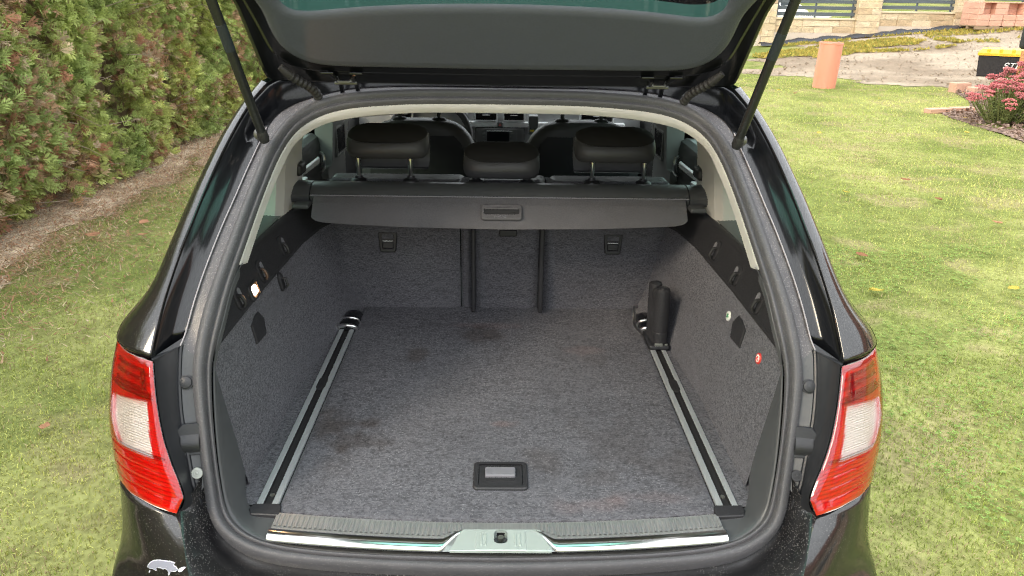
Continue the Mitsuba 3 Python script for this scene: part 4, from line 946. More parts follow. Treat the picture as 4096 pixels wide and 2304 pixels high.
def quarter_side():   # body side between the lamp and the rear wheel arch
    v = np.linspace(-0.04, 1.0, 24); a = light_pt(np.ones(24), np.clip(v, 0, 1), -0.003); a[0, 2] -= 0.01
    b = np.stack([np.interp(a[:, 2], [0.62, 0.80, 0.957], [0.872, 0.868, XS(0.957)]), np.interp(a[:, 2], [0.62, 0.80, 0.957], [1.69, 1.64, 1.785]), a[:, 2] + 0.004], 1)
    return loft([a * 0.98 + b * 0.02, a * 0.6 + b * 0.4, b])
both('quarter_side', quarter_side, 'paint', 50)

# -------- rear bumper
ridge = A([[0.6235, 1.239, 0.688], [0.610, 1.221, 0.680], [0.600, 1.201, 0.668], [0.591, 1.183, 0.657], [0.580, 1.159, 0.641], [0.570, 1.141, 0.629], [0.562, 1.122, 0.614], [0.556, 1.104, 0.595], [0.553, 1.092, 0.565], [0.552, 1.085, 0.53], [0.552, 1.08, 0.49], [0.552, 1.078, 0.43], [0.55, 1.085, 0.34], [0.54, 1.12, 0.24]])
def bumper_corner():
    n = 70
    z = np.r_[0.70, 0.69, 0.675, 0.66, 0.645, 0.63, 0.615, 0.60, 0.588, 0.577, 0.567, 0.558, 0.550, 0.543, 0.538, 0.534, 0.529, 0.52, 0.505, 0.48, 0.44, 0.38, 0.30, 0.24]
    f = np.interp(-z, -A([0.70, 0.685, 0.66, 0.63, 0.60, 0.575, 0.557, 0.545, 0.536, 0.530, 0.515, 0.47, 0.40, 0.30, 0.24]), [0, 0.03, 0.09, 0.17, 0.27, 0.42, 0.62, 0.82, 0.97, 1.0, 1.02, 1.06, 1.02, 0.9, 0.75])
    f = gaussian_filter1d(f, 0.6)
    u = np.linspace(0, 1, n)
    base = resample(np.vstack([LB[:1] + [0.004, -0.002, 0], LB[1:], [[0.845, 1.7, 0.69], [0.875, 1.95, 0.69]]]), n)
    M = np.interp(u, [0, 0.12, 0.25, 0.33, 0.42, 0.5, 0.7, 1], [0.145, 0.14, 0.085, 0.060, 0.058, 0.066, 0.05, 0.03]); fw_ = np.clip((u - 0.36) / 0.14, 0, 1)
    o = np.stack([np.interp(u, [0, 0.2, 0.33, 0.5, 0.7, 1], [-0.25, 0.0, 0.12, 0.75, 0.95, 1]), np.interp(u, [0, 0.2, 0.33, 0.5, 0.7, 1], [-1, -1, -0.95, -0.6, -0.25, 0]), 0 * u], 1)
    rows = []
    rg = np.stack([np.interp(-z, -ridge[:, 2], ridge[:, k]) for k in range(3)], 1)
    for k, zz in enumerate(z):
        p = base.copy(); p[:, 2] = np.minimum(base[:, 2] - 0.005, zz)
        p += o * (M * (f[k] * (1 - fw_) + np.sqrt(f[k]) * fw_))[:, None]
        bl_ = np.clip(1 - u / 0.16, 0, 1)[:, None] ** 1.3
        r = rg[k].copy()
        p = p * (1 - bl_) + (p + (r - p[0])) * bl_
        rows.append(p)
    top = rows[0] + [0.0, 0.012, 0.004]
    return loft([top] + rows)
BC = bumper_corner(); scene_mesh = {'bumper_corner': np.array(BC.vertices)}
both('bumper_corner', BC, 'paint', 50)
def bumper_shelf():
    # from under the weatherstrip out to the ridge and the rear edge of the bumper
    n = 60
    inn = landmarks(seal_out, (0, 6, 10), (34, 26), 0) + [0, 0.012, -0.012]
    out = np.vstack([[[0, 1.045, 0.585], [0.15, 1.048, 0.585], [0.30, 1.056, 0.586], [0.42, 1.070, 0.588], [0.50, 1.086, 0.592], [0.545, 1.100, 0.598]], ridge[6::-1], [[0.605, 1.275, 0.708], [0.596, 1.300, 0.722]]])
    out = landmarks(out, (0, 8, len(out) - 1), (34, 26), 1.0)
    rows = [inn]
    for t, dz in ((0.06, -0.006), (0.14, -0.011), (0.22, -0.010), (0.32, -0.003), (0.46, 0.001), (0.64, 0.003), (0.82, 0.004), (0.93, 0.003)):
        rows.append(inn * (1 - t) + out * t + [0, 0, dz])
    rows.append(out)
    # only the middle goes on down to the rear face
    return loft(rows)
m = bumper_shelf(); one('bumper_shelf', cat(m, mir(m)), 'paint_dusty', 50)
def bumper_face():
    x = np.linspace(-0.552, 0.552, 41); rows = []
    e = np.interp(np.abs(x), [0, 0.15, 0.30, 0.42, 0.50, 0.552], [1.045, 1.048, 1.056, 1.070, 1.086, 1.101]); ez = np.interp(np.abs(x), [0, 0.42, 0.5, 0.552], [0.585, 0.588, 0.592, 0.597])
    for dz, dy in ((0, 0), (-0.01, -0.008), (-0.03, -0.014), (-0.10, -0.018), (-0.17, -0.02), (-0.26, -0.01), (-0.35, 0.03)):
        rows.append(np.stack([x, e + dy, ez + dz], 1))
    return loft(rows)
one('bumper_face', bumper_face(), 'paint', 50)

# chipped paint on the left bumper corner: the bare primer shows
def scuff():
    from scipy.interpolate import LinearNDInterpolator
    v = scene_mesh['bumper_corner']; v = v[(v[:, 0] > 0.52) & (v[:, 0] < 0.74) & (v[:, 2] > 0.56) & (v[:, 2] < 0.69) & (v[:, 1] < 1.32)]
    yi = LinearNDInterpolator(v[:, [0, 2]], v[:, 1])
    main = [(-0.6745, 0.6008), (-0.6732, 0.6053), (-0.6669, 0.6128), (-0.6589, 0.6195), (-0.6469, 0.6256), (-0.6312, 0.6307), (-0.6198, 0.6337), (-0.6143, 0.6353), (-0.6051, 0.6361), (-0.6076, 0.6324), (-0.6018, 0.6322), (-0.597, 0.6306), (-0.5969, 0.6284), (-0.601, 0.6253), (-0.6074, 0.6226), (-0.6135, 0.6213), (-0.614, 0.618), (-0.6167, 0.6136), (-0.6189, 0.6144), (-0.619, 0.6183), (-0.623, 0.6199), (-0.629, 0.6187), (-0.6327, 0.6163), (-0.638, 0.6162), (-0.6429, 0.6137), (-0.6467, 0.6133), (-0.65, 0.6102), (-0.6485, 0.6072), (-0.6527, 0.6059), (-0.6592, 0.6051), (-0.6667, 0.6019), (-0.6702, 0.6023)]
    rest = [[(-0.5961, 0.6291), (-0.594, 0.6321), (-0.5883, 0.6355), (-0.5815, 0.6377), (-0.5795, 0.6374), (-0.5833, 0.6343), (-0.5868, 0.6304), (-0.5928, 0.6273), (-0.5951, 0.6276)], [(-0.6696, 0.5953), (-0.6675, 0.5993), (-0.6647, 0.6003), (-0.6664, 0.5962)]]
    def patch(p, lift):
        p = p if p.geom_type == 'Polygon' else max(p.geoms, key=lambda g: g.area)
        vv, ff = trimesh.creation.triangulate_polygon(p.segmentize(0.004), engine='earcut')
        m = trimesh.Trimesh(np.c_[vv[:, 0], 0 * vv[:, 0], vv[:, 1]], ff, process=False).subdivide().subdivide()
        y = yi(-m.vertices[:, 0], m.vertices[:, 2]); m.vertices[:, 1] = np.where(np.isnan(y), np.nanmean(y), y) - lift
        return m
    key = sub('bumper_corner', 0)
    P = sg.Polygon(main).buffer(0)
    k = obj(key + '__bare_patch', patch(P, 0.0012), 'scuff_edge', True); labels[k] = {'label': 'pale rim of the chipped paint'}
    k = obj(key + '__bare_patch', patch(P.buffer(-0.0011), 0.0018), 'scuff_white', True); labels[k] = {'label': 'pale grey patch of chipped paint'}
    for q in rest: obj(key + '__bare_patch', patch(sg.Polygon(q).buffer(0), 0.0014), 'scuff_edge', True)
scuff()
# -------- boot: floor, walls, sill
ZF = 0.622
def floor_mesh():
    ring = [(-0.463, 1.335), (-0.30, 1.312), (0, 1.302), (0.30, 1.312), (0.463, 1.335), (0.463, 2.462), (-0.463, 2.462)]
    xs_, ys_ = np.linspace(-0.463, 0.463, 121), np.linspace(0, 1, 141)
    rows = []
    for t in ys_:
        f = 1.303 + 0.15 * xs_ ** 2; y = f + (2.462 - f) * t
        e = np.minimum(np.minimum(xs_ + 0.463, 0.463 - xs_), np.minimum(y - f, 9)); z = ZF + 0.004 - 0.006 * np.clip(1 - e / 0.006, 0, 1) ** 2
        z = z + 0.0012 * (meshkit.fbm(np.stack([xs_ * 7, y * 7, 0 * y], -1), 2, 3) - 0.5)
        rows.append(np.stack([xs_, y, z], 1))
    rows = [rows[0] + [0, 0, -0.02]] + rows
    return loft(rows)
one('boot_floor', floor_mesh(), 'carpet_floor', True)
# strips of carpet outside the rails
both('floor_margin', lambda: loft([[(0.512, 1.36, ZF + 0.001), (0.512, 2.30, ZF + 0.001)], [(0.57, 1.36, ZF + 0.001), (0.57, 2.30, ZF + 0.001)]]), 'carpet_floor', False)
# pull handle let into the floor
M = frame((0.004, 1.462, ZF + 0.0045), (1, 0, 0), (0, 1, 0))
one('boot_floor__handle_frame', put(plate(rrect(0.122, 0.105, 0.012), [(0, -0.002), (0, 0.003), (0.003, 0.0055)], [rrect(0.100, 0.080, 0.006)], [(0, 0.0055), (0.002, 0.0015)]), M), 'plastic')
one('boot_floor__handle_plate', put(plate(rrect(0.0985, 0.0785, 0.005), [(0, -0.002), (0, 0.002), (0.0015, 0.0035)]), M), 'plastic')
hp = put(plate(rrect(0.068, 0.033, 0.004), [(0, 0.0), (0, 0.006), (0.002, 0.008)]), M @ trimesh.transformations.translation_matrix((-0.001, 0.006, 0.003)))
one('boot_floor__handle_grip', hp, 'grip_grey')
one('boot_floor__grip_slot', put(plate(rrect(0.064, 0.008, 0.002), [(0, 0.0), (0, 0.004)]), M @ trimesh.transformations.translation_matrix((-0.001, -0.016, 0.001))), 'rubber_black')
# aluminium lashing rails
def rails():
    for s in (0, 1):
        sg_ = 1 if s else -1
        k = obj(f'{CAR}__floor_rail', box(0, 0, 0, 0, 0, 0) if False else (lambda m: m if s else mir(m))(cat(
            rbox(0.4645, 0.4785, 1.358, 2.30, ZF - 0.002, ZF + 0.0065, 0.0015), rbox(0.4968, 0.5105, 1.358, 2.30, ZF - 0.002, ZF + 0.0065, 0.0015))), 'alu', 30)
        f = (lambda m: m) if s else mir
        obj(k + '__slot', f(cat(box(0.4785, 0.4968, 1.36, 2.30, ZF - 0.010, ZF + 0.0002), box(0.4783, 0.4798, 1.359, 2.30, ZF + 0.0002, ZF + 0.0052), box(0.4955, 0.4970, 1.359, 2.30, ZF + 0.0002, ZF + 0.0052))), 'rubber_black', False)  # black floor and wall strips put the slot shade into the colour
        y0 = 1.895
        obj(k + '__rail_gate', f(plate(A([(-0.006, -0.036), (0.006, -0.036), (0.012, -0.024), (0.012, 0.024), (0.006, 0.036), (-0.006, 0.036), (-0.012, 0.024), (-0.012, -0.024)]) + [0.4876, y0], [(0, ZF + 0.002), (0, ZF + 0.0072), (0.001, ZF + 0.0078)], back=False)), 'rubber_black', False)
        obj(k + '__end_cap', f(plate(A([(0.452, 1.318), (0.512, 1.322), (0.521, 1.340), (0.516, 1.3575), (0.462, 1.3575), (0.456, 1.35)]), [(0, ZF - 0.01), (0, ZF + 0.006), (0.002, ZF + 0.008)], back=False)), 'plastic', 30)
        obj(k + '__screw_head', f(cyl((0.4876, 1.395, ZF - 0.002), (0.4876, 1.395, ZF + 0.002), 0.0055, 12)), 'zinc')
rails()
# sliding lashing eye on the left rail (black block with two chrome bands)
def slider(y0, sx):
    k = num('lashing_eye')
    f = (lambda m: m) if sx > 0 else mir
    arch = lambda a: math.sin(math.pi * min(max(a, 0.0), 1.0)) ** 0.35 if 0 < a < 1 else 0.0
    body = loft([[(0.457 + 0.060 * a, y0 + b, ZF + 0.003 + h * arch(a)) for a in np.linspace(0, 1, 21)] for b, h in ((-0.004, 0.0), (-0.003, 0.010), (0.004, 0.016), (0.03, 0.021), (0.045, 0.0225), (0.05, 0.020), (0.056, 0.020), (0.062, 0.0245), (0.10, 0.024), (0.122, 0.018), (0.128, 0.006), (0.129, 0.0))])
    scene[k + '__block'] = mikit.ply(f(body), 'gloss_black', 40)
    for b, h, w in ((0.000, 0.017, 0.0065), (0.053, 0.0215, 0.0042)):
        p = [(0.456 + 0.062 * a, y0 + b - 0.006 * math.sin(math.pi * a), ZF + 0.004 + h * arch(a)) for a in np.linspace(0, 1, 25)]
        obj(k + '__chrome_band', f(tube(p, w, 10)), 'chrome')
    obj(k + '__screw', f(cyl((0.506, y0 - 0.004, ZF + 0.016), (0.506, y0 - 0.0095, ZF + 0.017), 0.0045, 12)), 'zinc')
    return k
k = slider(2.262, -1); lab(k, 'black lashing eye with chrome bands at the back of the left rail', 'lashing eye')
k = slider(2.262, 1); lab(k, 'lashing eye with chrome bands half hidden behind the black upright cylinder', 'lashing eye')
# upright black cylinder (retracted strap unit) clamped on the right rail
def strap_unit():
    k = 'luggage_strap_unit'; lab(k, 'black upright cylinder clamped on the right floor rail', 'luggage holder')
    x, y = 0.494, 2.150; ax = A([-0.02, -0.02, 1.0])
    scene[k + '__case'] = mikit.ply(lathe([(1e-4, 0.012), (0.0225, 0.012), (0.0235, 0.02), (0.0235, 0.058), (0.0220, 0.060), (0.0220, 0.063), (0.0235, 0.065), (0.0228, 0.190), (0.0215, 0.197), (0.018, 0.2), (0.0175, 0.197), (0.010, 0.197), (0.009, 0.201), (1e-4, 0.202)], (x, y, ZF), ax, 36), 'plastic', 30)
    x2, y2 = 0.484, 2.205
    scene[k + '__rear_case'] = mikit.ply(lathe([(1e-4, 0.012), (0.0195, 0.012), (0.0205, 0.03), (0.0205, 0.188), (0.019, 0.195), (0.010, 0.199), (1e-4, 0.199)], (x2, y2, ZF), (-0.02, 0.0, 1), 32), 'plastic', 30)
    scene[k + '__bridge'] = mikit.ply(rbox(0.468, 0.502, 2.155, 2.205, ZF + 0.01, ZF + 0.185, 0.01), 'plastic', 40)
    scene[k + '__foot'] = mikit.ply(rbox(0.458, 0.522, 2.118, 2.24, ZF + 0.005, ZF + 0.022, 0.008), 'matt_black', 40)
    obj(k + '__button', rbox(0.474, 0.500, 2.120, 2.128, ZF + 0.014, ZF + 0.028, 0.003), 'zinc')
    obj(k + '__button', rbox(0.506, 0.516, 2.122, 2.128, ZF + 0.016, ZF + 0.026, 0.003), 'zinc')
    obj(k + '__hook', tube(resample([(0.447, 2.30, ZF + 0.075), (0.432, 2.27, ZF + 0.085), (0.428, 2.235, ZF + 0.05), (0.446, 2.19, ZF + 0.03)], 12), 0.005, 8), 'chrome')
strap_unit()

# carpeted side walls
WZ = A([0.615, 0.66, 0.72, 0.80, 0.87, 0.935])
WY = A([1.43, 1.60, 1.84, 2.00, 2.15, 2.28, 2.36, 2.43, 2.47])
def wall_x(y, z):
    t = (z - 0.62) / 0.313
    base = np.interp(y, [1.40, 1.84, 2.05, 2.25, 2.37, 2.47], [0.5465, 0.546, 0.532, 0.512, 0.49, 0.450])
    up = np.interp(y, [1.40, 1.84, 2.2, 2.36, 2.47], [0.600, 0.600, 0.592, 0.572, 0.535])
    s = np.clip(t, 0, 1) ** np.interp(y, [1.84, 2.3, 2.47], [1.0, 0.75, 0.5])
    return base + (up - base) * s
def wall():
    y = np.linspace(1.43, 2.47, 70); z = np.linspace(0.612, 0.936, 30)
    Y, Z = np.meshgrid(y, z)
    X = wall_x(Y, Z) + 0.004 * (meshkit.fbm(np.stack([Y * 6, Z * 6, 0 * Y], -1), 2, 6) - 0.5)
    return loft(np.stack([X, Y, Z], -1))
both('side_carpet', wall, 'carpet', True)
def wall_frame(y, z, s):
    x = float(wall_x(y, z)); n = A([-0.985, -0.05, -0.165])
    return frame((x - 0.001, y, z), (0, 1, 0), (0.165, 0, 0.985))   # local z points into the boot: (0,1,0)x(0.165,0,.985) = (+..)
def on_wall(y, z, m, lift=0.001):
    x = float(wall_x(y, z)) - lift
    M = np.eye(4); M[:3, 0] = (0, -1, 0); M[:3, 1] = A([0.168, 0, 0.986]); M[:3, 2] = np.cross(M[:3, 0], M[:3, 1]); M[:3, 3] = (x, y, z)
    return put(m, M)
dia = plate(A([(-0.0342, 0.0246), (-0.0566, -0.0007), (-0.0428, -0.0401), (0.0287, -0.0349), (0.0298, 0.0135), (-0.0095, 0.0255)]), [(0, -0.006), (0, 0.002), (0.003, 0.004)])
for s in (0, 1): obj(sub('side_carpet', s) + '__flap', (lambda m: m if s else mir(m))(on_wall(1.713, 0.878, dia)), 'plastic')
hook = plate(rrect(0.030, 0.052, 0.014), [(0, -0.003), (0, 0.004), (0.004, 0.007)])
hk2 = tube([(0.006, 0.012, 0.006), (0.006, 0.010, 0.018), (0.006, -0.010, 0.020), (0.006, -0.016, 0.012)], 0.004, 8)
obj(sub('side_carpet', 0) + '__bag_hook', mir(on_wall(1.95, 0.905, cat(hook, hk2))), 'plastic')
# two round warning badges, right wall only
for (y, z), c, t in (((1.812, 0.874), 'badge_green', 'round white badge with a green figure on the right carpet wall'), ((1.566, 0.874), 'badge_red', 'round red rimmed badge on the right carpet wall')):
    k = obj(sub('side_carpet', 1) + '__badge', on_wall(y, z, lathe([(0.0130, -0.001), (0.0130, 0.002), (0.0122, 0.003), (1e-4, 0.0034)], (0, 0, 0), (0, 0, 1), 28)), 'badge_white' if c == 'badge_green' else 'badge_red'); labels[k] = {'label': t}
    if c == 'badge_green':
        sgn = cat([put(tube([(0, 0, 0), (0.0068 * math.cos(a), 0.0068 * math.sin(a), 0)], 0.0016, 6), trimesh.transformations.translation_matrix((0, 0, 0.0036))) for a in np.arange(0, 6.28, 1.2566)])
        obj(k + '__figure', on_wall(y, z, sgn), c)
    else:
        obj(k + '__white_field', on_wall(y, z, lathe([(0.0092, 0.0033), (1e-4, 0.0037)], (0, 0, 0), (0, 0, 1), 24)), 'badge_white')
        obj(k + '__figure', on_wall(y, z, tube([(-0.005, -0.0035, 0.0042), (0, 0.005, 0.0042), (0.005, -0.0035, 0.0042), (-0.005, -0.0035, 0.0042)], 0.0012, 6)), 'badge_red')

# black upper side panel, its ledge and the hooks
def side_panel():
    y = np.linspace(1.50, 2.50, 60); t = np.linspace(0, 1, 14)
    rows = []
    zlo = 0.933; zhi = np.interp(y, [1.44, 1.8, 2.5], [1.02, 1.034, 1.022])
    xl = wall_x(y, np.full_like(y, 0.936)) - 0.004
    rows.append(np.stack([xl + 0.012, y, np.full_like(y, zlo - 0.004)], 1)); rows.append(np.stack([xl, y, np.full_like(y, zlo)], 1)); rows.append(np.stack([xl - 0.001, y, np.full_like(y, zlo + 0.010)], 1))
    xt = xl + np.interp(y, [1.44, 2.3, 2.5], [0.030, 0.032, 0.03])
    for a in np.linspace(0.12, 0.93, 10): rows.append(np.stack([xl + (xt - xl) * a ** 1.5, y, zlo + (zhi - zlo) * a], 1))
    rows.append(np.stack([xt + 0.004, y, zhi - 0.001], 1)); rows.append(np.stack([xt + 0.010, y, zhi + 0.001], 1))
    return loft(rows)
both('side_panel', side_panel, 'plastic', 40)
def ledge():
    y = np.linspace(1.50, 2.52, 40)
    a = np.stack([np.interp(y, [1.44, 2.3, 2.5], [0.640, 0.634, 0.595]), y, np.interp(y, [1.44, 1.8, 2.5], [1.020, 1.034, 1.022])], 1)
    return loft([a, a + [0.012, 0, 0.003], np.stack([np.interp(y, [1.5, 1.65, 1.8, 2.1, 2.4], [0.655, 0.68, 0.72, 0.77, 0.80]), y, a[:, 2] + 0.012], 1)])
both('window_ledge', ledge, 'ledge_plastic', 40)
def panel_x(y, z):
    a = (z - 0.933) / 0.10; return float(wall_x(y, 0.936)) - 0.004 + 0.031 * max(a, 0) ** 1.5
def hook_set(y, z, big):
    x = panel_x(y, z)
    M = np.eye(4); M[:3, 0] = (0, -1, 0); M[:3, 1] = A([0.29, 0, 0.957]); M[:3, 2] = np.cross(M[:3, 0], M[:3, 1]); M[:3, 3] = (x - 0.001, y, z)
    pl = plate(rrect(0.040, 0.056, 0.017), [(0, -0.002), (0, 0.0015), (0.003, 0.003)])
    hk = tube(resample([(0.008, 0.008, 0.0), (0.008, 0.005, 0.012), (0.008, -0.012, 0.015), (0.008, -0.021, 0.009)], 12), 0.0045, 8)
    return put(pl, M), put(hk, M), put(plate(rrect(0.018, 0.042, 0.008), [(0, 0.0), (0, 0.0042)], back=False), M @ trimesh.transformations.translation_matrix((-0.009, 0, 0)))
for y, z in ((2.03, 0.980), (1.835, 0.976)):
    p, h, g = hook_set(y, z, 0)
    subboth('side_panel', 'hook_plate', p, 'plastic'); subboth('side_panel', 'hook', h, 'rubber_black'); subboth('side_panel', 'hook_pad', g, 'grip_grey')
p, h, g = hook_set(1.655, 0.975, 0); subboth('side_panel', 'hook_plate', p, 'plastic'); subboth('side_panel', 'hook', h, 'rubber_black'); subboth('side_panel', 'hook_pad', g, 'grip_grey')
# boot lamp in the left panel, switched on
def lamp():
    x = panel_x(1.752, 0.957)
    M = np.eye(4); M[:3, 0] = (0, -1, 0); M[:3, 1] = A([0.29, 0, 0.957]); M[:3, 2] = np.cross(M[:3, 0], M[:3, 1]); M[:3, 3] = (x - 0.002, 1.752, 0.957)
    obj(sub('side_panel', 0) + '__boot_lamp', mir(put(plate(rrect(0.070, 0.040, 0.008), [(0, -0.002), (0, 0.002), (0.002, 0.004)], [rrect(0.044, 0.030, 0.005)], [(0, 0.004), (0.002, 0.001)]), M)), 'plastic')
    m = mir(put(plate(rrect(0.030, 0.022, 0.005), [(0, 0.000), (0.002, 0.004)], back=False), M)); k = sub('side_panel', 0) + '__lamp_lens'
    scene[k] = mikit.ply(m, 'lens_glow', False); scene[k]['emitter'] = {'type': 'area', 'radiance': {'type': 'rgb', 'value': [16.0, 8.0, 3.4]}}
    labels[k] = {'label': 'glowing warm boot lamp'}
lamp()
# plastic trim between weatherstrip and carpet, down to the sill corner
def sill_trim():
    a = landmarks(seal_in, (0, 4, 7, 13, 18), (20, 16, 24, 18), 1.0)
    c = A([[0.0, 1.301, ZF - 0.004], [0.12, 1.303, ZF - 0.004], [0.30, 1.316, ZF - 0.002], [0.42, 1.330, ZF], [0.470, 1.338, ZF + 0.002], [0.515, 1.345, ZF + 0.003], [0.540, 1.385, ZF + 0.006], [0.552, 1.430, 0.650], [0.563, 1.436, 0.72], [0.576, 1.438, 0.80], [0.588, 1.442, 0.87], [0.598, 1.446, 0.935], [0.604, 1.450, 0.96], [0.606, 1.480, 1.00], [0.604, 1.515, 1.045], [0.58, 1.56, 1.085], [0.548, 1.566, 1.094]])
    b = landmarks(c, (0, 4, 7, 11, 16), (20, 16, 24, 18), 1.0)
    a = a + [0, 0.004, -0.004]
    rows = [a + [0, -0.004, -0.02], a]
    up = np.zeros((len(a), 3)); 
    for t, h in ((0.08, 0.006), (0.2, 0.009), (0.4, 0.010), (0.6, 0.008), (0.8, 0.004)):
        q = a * (1 - t) + b * t; w = np.clip((np.arange(len(a)) - 18) / 10, 0, 1)[:, None]
        rows.append(q + np.array([-0.6, -0.2, 0.6]) * h * w * 0.9)
    rows.append(b)
    return loft(rows)
both('sill_trim', sill_trim, 'ledge_plastic', 50)
# bright sill plate: ribbed metal, polished front strip, latch plate
def sill_y(x): return 1.215 + 0.155 * x * x
def plate_z(t): return np.interp(t, [0, 0.12, 0.3, 1], [0.6225, 0.6275, 0.6285, 0.6295])
def sill_plate():
    x = np.linspace(-0.458, 0.458, 93); rows = []
    for t in (0.0, 0.13, 0.145, 0.30, 0.31, 0.5, 0.66, 0.68, 0.8, 0.95, 1.0):
        y = sill_y(x) + (1.300 + 0.15 * x * x - sill_y(x)) * t; rows.append(np.stack([x, y, 0 * x + plate_z(t) - (0.006 if t == 1 else 0)], 1))
    m = loft(rows); c = m.triangles_center   # opening for the latch
    cut = (np.abs(c[:, 0] - 0.004) < 0.0155) & (c[:, 1] > 1.2262) & (c[:, 1] < 1.2735)
    return trimesh.Trimesh(m.vertices, m.faces[~cut], process=False)
one('sill_plate', sill_plate(), 'sill_metal', 40)
def sill_ribs():
    ms = []
    for x in np.arange(-0.452, 0.453, 0.0104):
        if abs(x) < 0.072: continue
        y0, y1 = sill_y(x) + 0.036 + 0.014 * np.clip((0.12 - abs(x)) / 0.03, 0, 1), 1.291 + 0.15 * x * x
        ms.append(loft([[(x - 0.0034, y0, 0.6285), (x - 0.0034, y1, 0.6285)], [(x - 0.0018, y0 + 0.002, 0.6312), (x - 0.0018, y1 - 0.002, 0.6315)], [(x + 0.0018, y0 + 0.002, 0.6312), (x + 0.0018, y1 - 0.002, 0.6315)], [(x + 0.0034, y0, 0.6285), (x + 0.0034, y1, 0.6285)]]))
    return cat(ms)
one('sill_plate__ribs', sill_ribs(), 'sill_metal', 40); labels[f'{CAR}__sill_plate__ribs'] = {'kind': 'stuff'}
def chrome_strip():
    # polished bead along the front; at the latch it runs back diagonally and ends
    x = np.linspace(0.080, 0.459, 40); n = 9
    rows = []
    k = np.clip((0.114 - x) / 0.034, 0, 1); k = k * k * (3 - 2 * k)
    for t, h in ((0, -0.004), (0.0, 0.001), (0.12, 0.0045), (0.35, 0.0065), (0.6, 0.0068), (0.85, 0.0052), (1.0, 0.0012)):
        wv = 0.034 - 0.024 * k
        y = sill_y(x) - 0.002 + 0.050 * k + wv * t
        rows.append(np.stack([x - 0.006 * k, y, 0.6265 + h * (1 - 0.25 * k)], 1))
    return loft(rows)
both('sill_strip', chrome_strip, 'chrome', 50)
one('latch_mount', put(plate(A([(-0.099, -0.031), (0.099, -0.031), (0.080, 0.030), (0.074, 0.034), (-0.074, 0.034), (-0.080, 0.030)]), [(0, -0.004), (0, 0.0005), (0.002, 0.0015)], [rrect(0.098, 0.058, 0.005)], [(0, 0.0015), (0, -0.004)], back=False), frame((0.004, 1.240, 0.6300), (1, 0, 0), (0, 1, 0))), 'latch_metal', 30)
Ms = frame((0.004, 1.240, 0.6300), (1, 0, 0), (0, 1, 0))
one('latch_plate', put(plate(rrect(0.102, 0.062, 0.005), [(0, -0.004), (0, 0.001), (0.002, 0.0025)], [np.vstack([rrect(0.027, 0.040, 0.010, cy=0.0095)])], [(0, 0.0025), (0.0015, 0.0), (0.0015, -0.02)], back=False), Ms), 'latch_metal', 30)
one('latch_plate__recess', put(cat(box(-0.015, 0.015, -0.012, 0.032, -0.030, -0.022), box(-0.0165, -0.0145, -0.012, 0.032, -0.03, -0.004), box(0.0145, 0.0165, -0.012, 0.032, -0.03, -0.004), box(-0.015, 0.015, 0.030, 0.032, -0.03, -0.004), box(-0.015, 0.015, -0.012, -0.010, -0.03, -0.004)), Ms), 'rubber_black', False)
one('latch_plate__striker', put(cat(cyl((0, 0.012, -0.026), (0, 0.012, -0.004), 0.0045, 16), cyl((0, 0.012, -0.005), (0, 0.012, -0.0005), 0.0065, 16)), Ms), 'zinc')
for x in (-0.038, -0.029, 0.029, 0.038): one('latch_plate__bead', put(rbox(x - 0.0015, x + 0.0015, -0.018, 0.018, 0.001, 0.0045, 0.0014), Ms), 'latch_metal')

# light inner trim of the pillars and the headlining edge
def open_trim():
    a = landmarks(seal_in, (18, 23, 30), (50, 36), 1.2); b = landmarks(trim_in, (0, 7, 14), (50, 36), 1.2)
    w = b - a
    return loft([a + [0, 0.010, 0] - w * 0.12, a + [0, 0.004, 0], a + w * 0.3 + [0, -0.002, 0.0], a + w * 0.7 + [0, 0.000, 0], b + [0, 0.004, 0], b + [0.006, 0.020, 0.006], b + [0.03, 0.07, 0.02]])
both('pillar_trim', open_trim, 'light_trim', 50)

# -------- rear seat backs seen from the boot
def seatback(x0, x1, sag=0.0):
    xx = np.linspace(x0, x1, max(6, int((x1 - x0) / 0.02))); z = np.linspace(0.612, 1.075, 30)
    X, Z = np.meshgrid(xx, z); e = np.minimum(X - x0, x1 - X)
    Y = 2.455 - 0.05 * np.clip((Z - 0.66) / 0.4, 0, 1) + 0.012 * np.clip(1 - e / 0.012, 0, 1) ** 2 + 0.03 * np.clip((Z - 1.03) / 0.045, 0, 1) ** 2
    front = np.stack([X[-1], Y[-1] + 0.10, Z[-1] - 0.01], -1)
    m = loft(np.concatenate([np.stack([X, Y, Z], -1), front[None]])); return m
SEATS = [(-0.545, -0.132), (-0.088, 0.130), (0.149, 0.545)]
for x0, x1 in SEATS:
    k = one('rear_seat', seatback(x0, x1), 'carpet', True)
one('rear_seat__edge_strip', seatback(-0.128, -0.094), 'carpet', True)
one('rear_seat_001__edge_strip', cat(rbox(-0.093, -0.080, 2.40, 2.46, 0.63, 1.06, 0.005), rbox(0.131, 0.147, 2.40, 2.46, 0.63, 1.06, 0.005)), 'plastic')
def back_y(z): return 2.455 - 0.05 * np.clip((z - 0.66) / 0.4, 0, 1)
def release(x, z):
    M = frame((x, back_y(z) - 0.002, z), (1, 0, 0), (0, 0.12, 1.0))
    # local z = ex x ey = towards the camera (negative y)
    return (put(plate(A([(-0.032, 0.034), (-0.026, -0.030), (-0.020, -0.034), (0.020, -0.034), (0.026, -0.030), (0.032, 0.034)])[::1], [(0, -0.002), (0, 0.005), (0.003, 0.008)], [rrect(0.038, 0.05, 0.004, cy=0.002)], [(0, 0.008), (0.002, 0.0)], back=False), M),
            put(plate(rrect(0.036, 0.022, 0.003, cy=-0.010), [(0, 0.0), (0, 0.004), (0.002, 0.006)]), M), put(cyl((-0.017, 0.004, 0.006), (0.017, 0.004, 0.006), 0.0014, 8), M), put(box(-0.019, 0.019, -0.02, 0.028, 0.0, 0.0006), M))
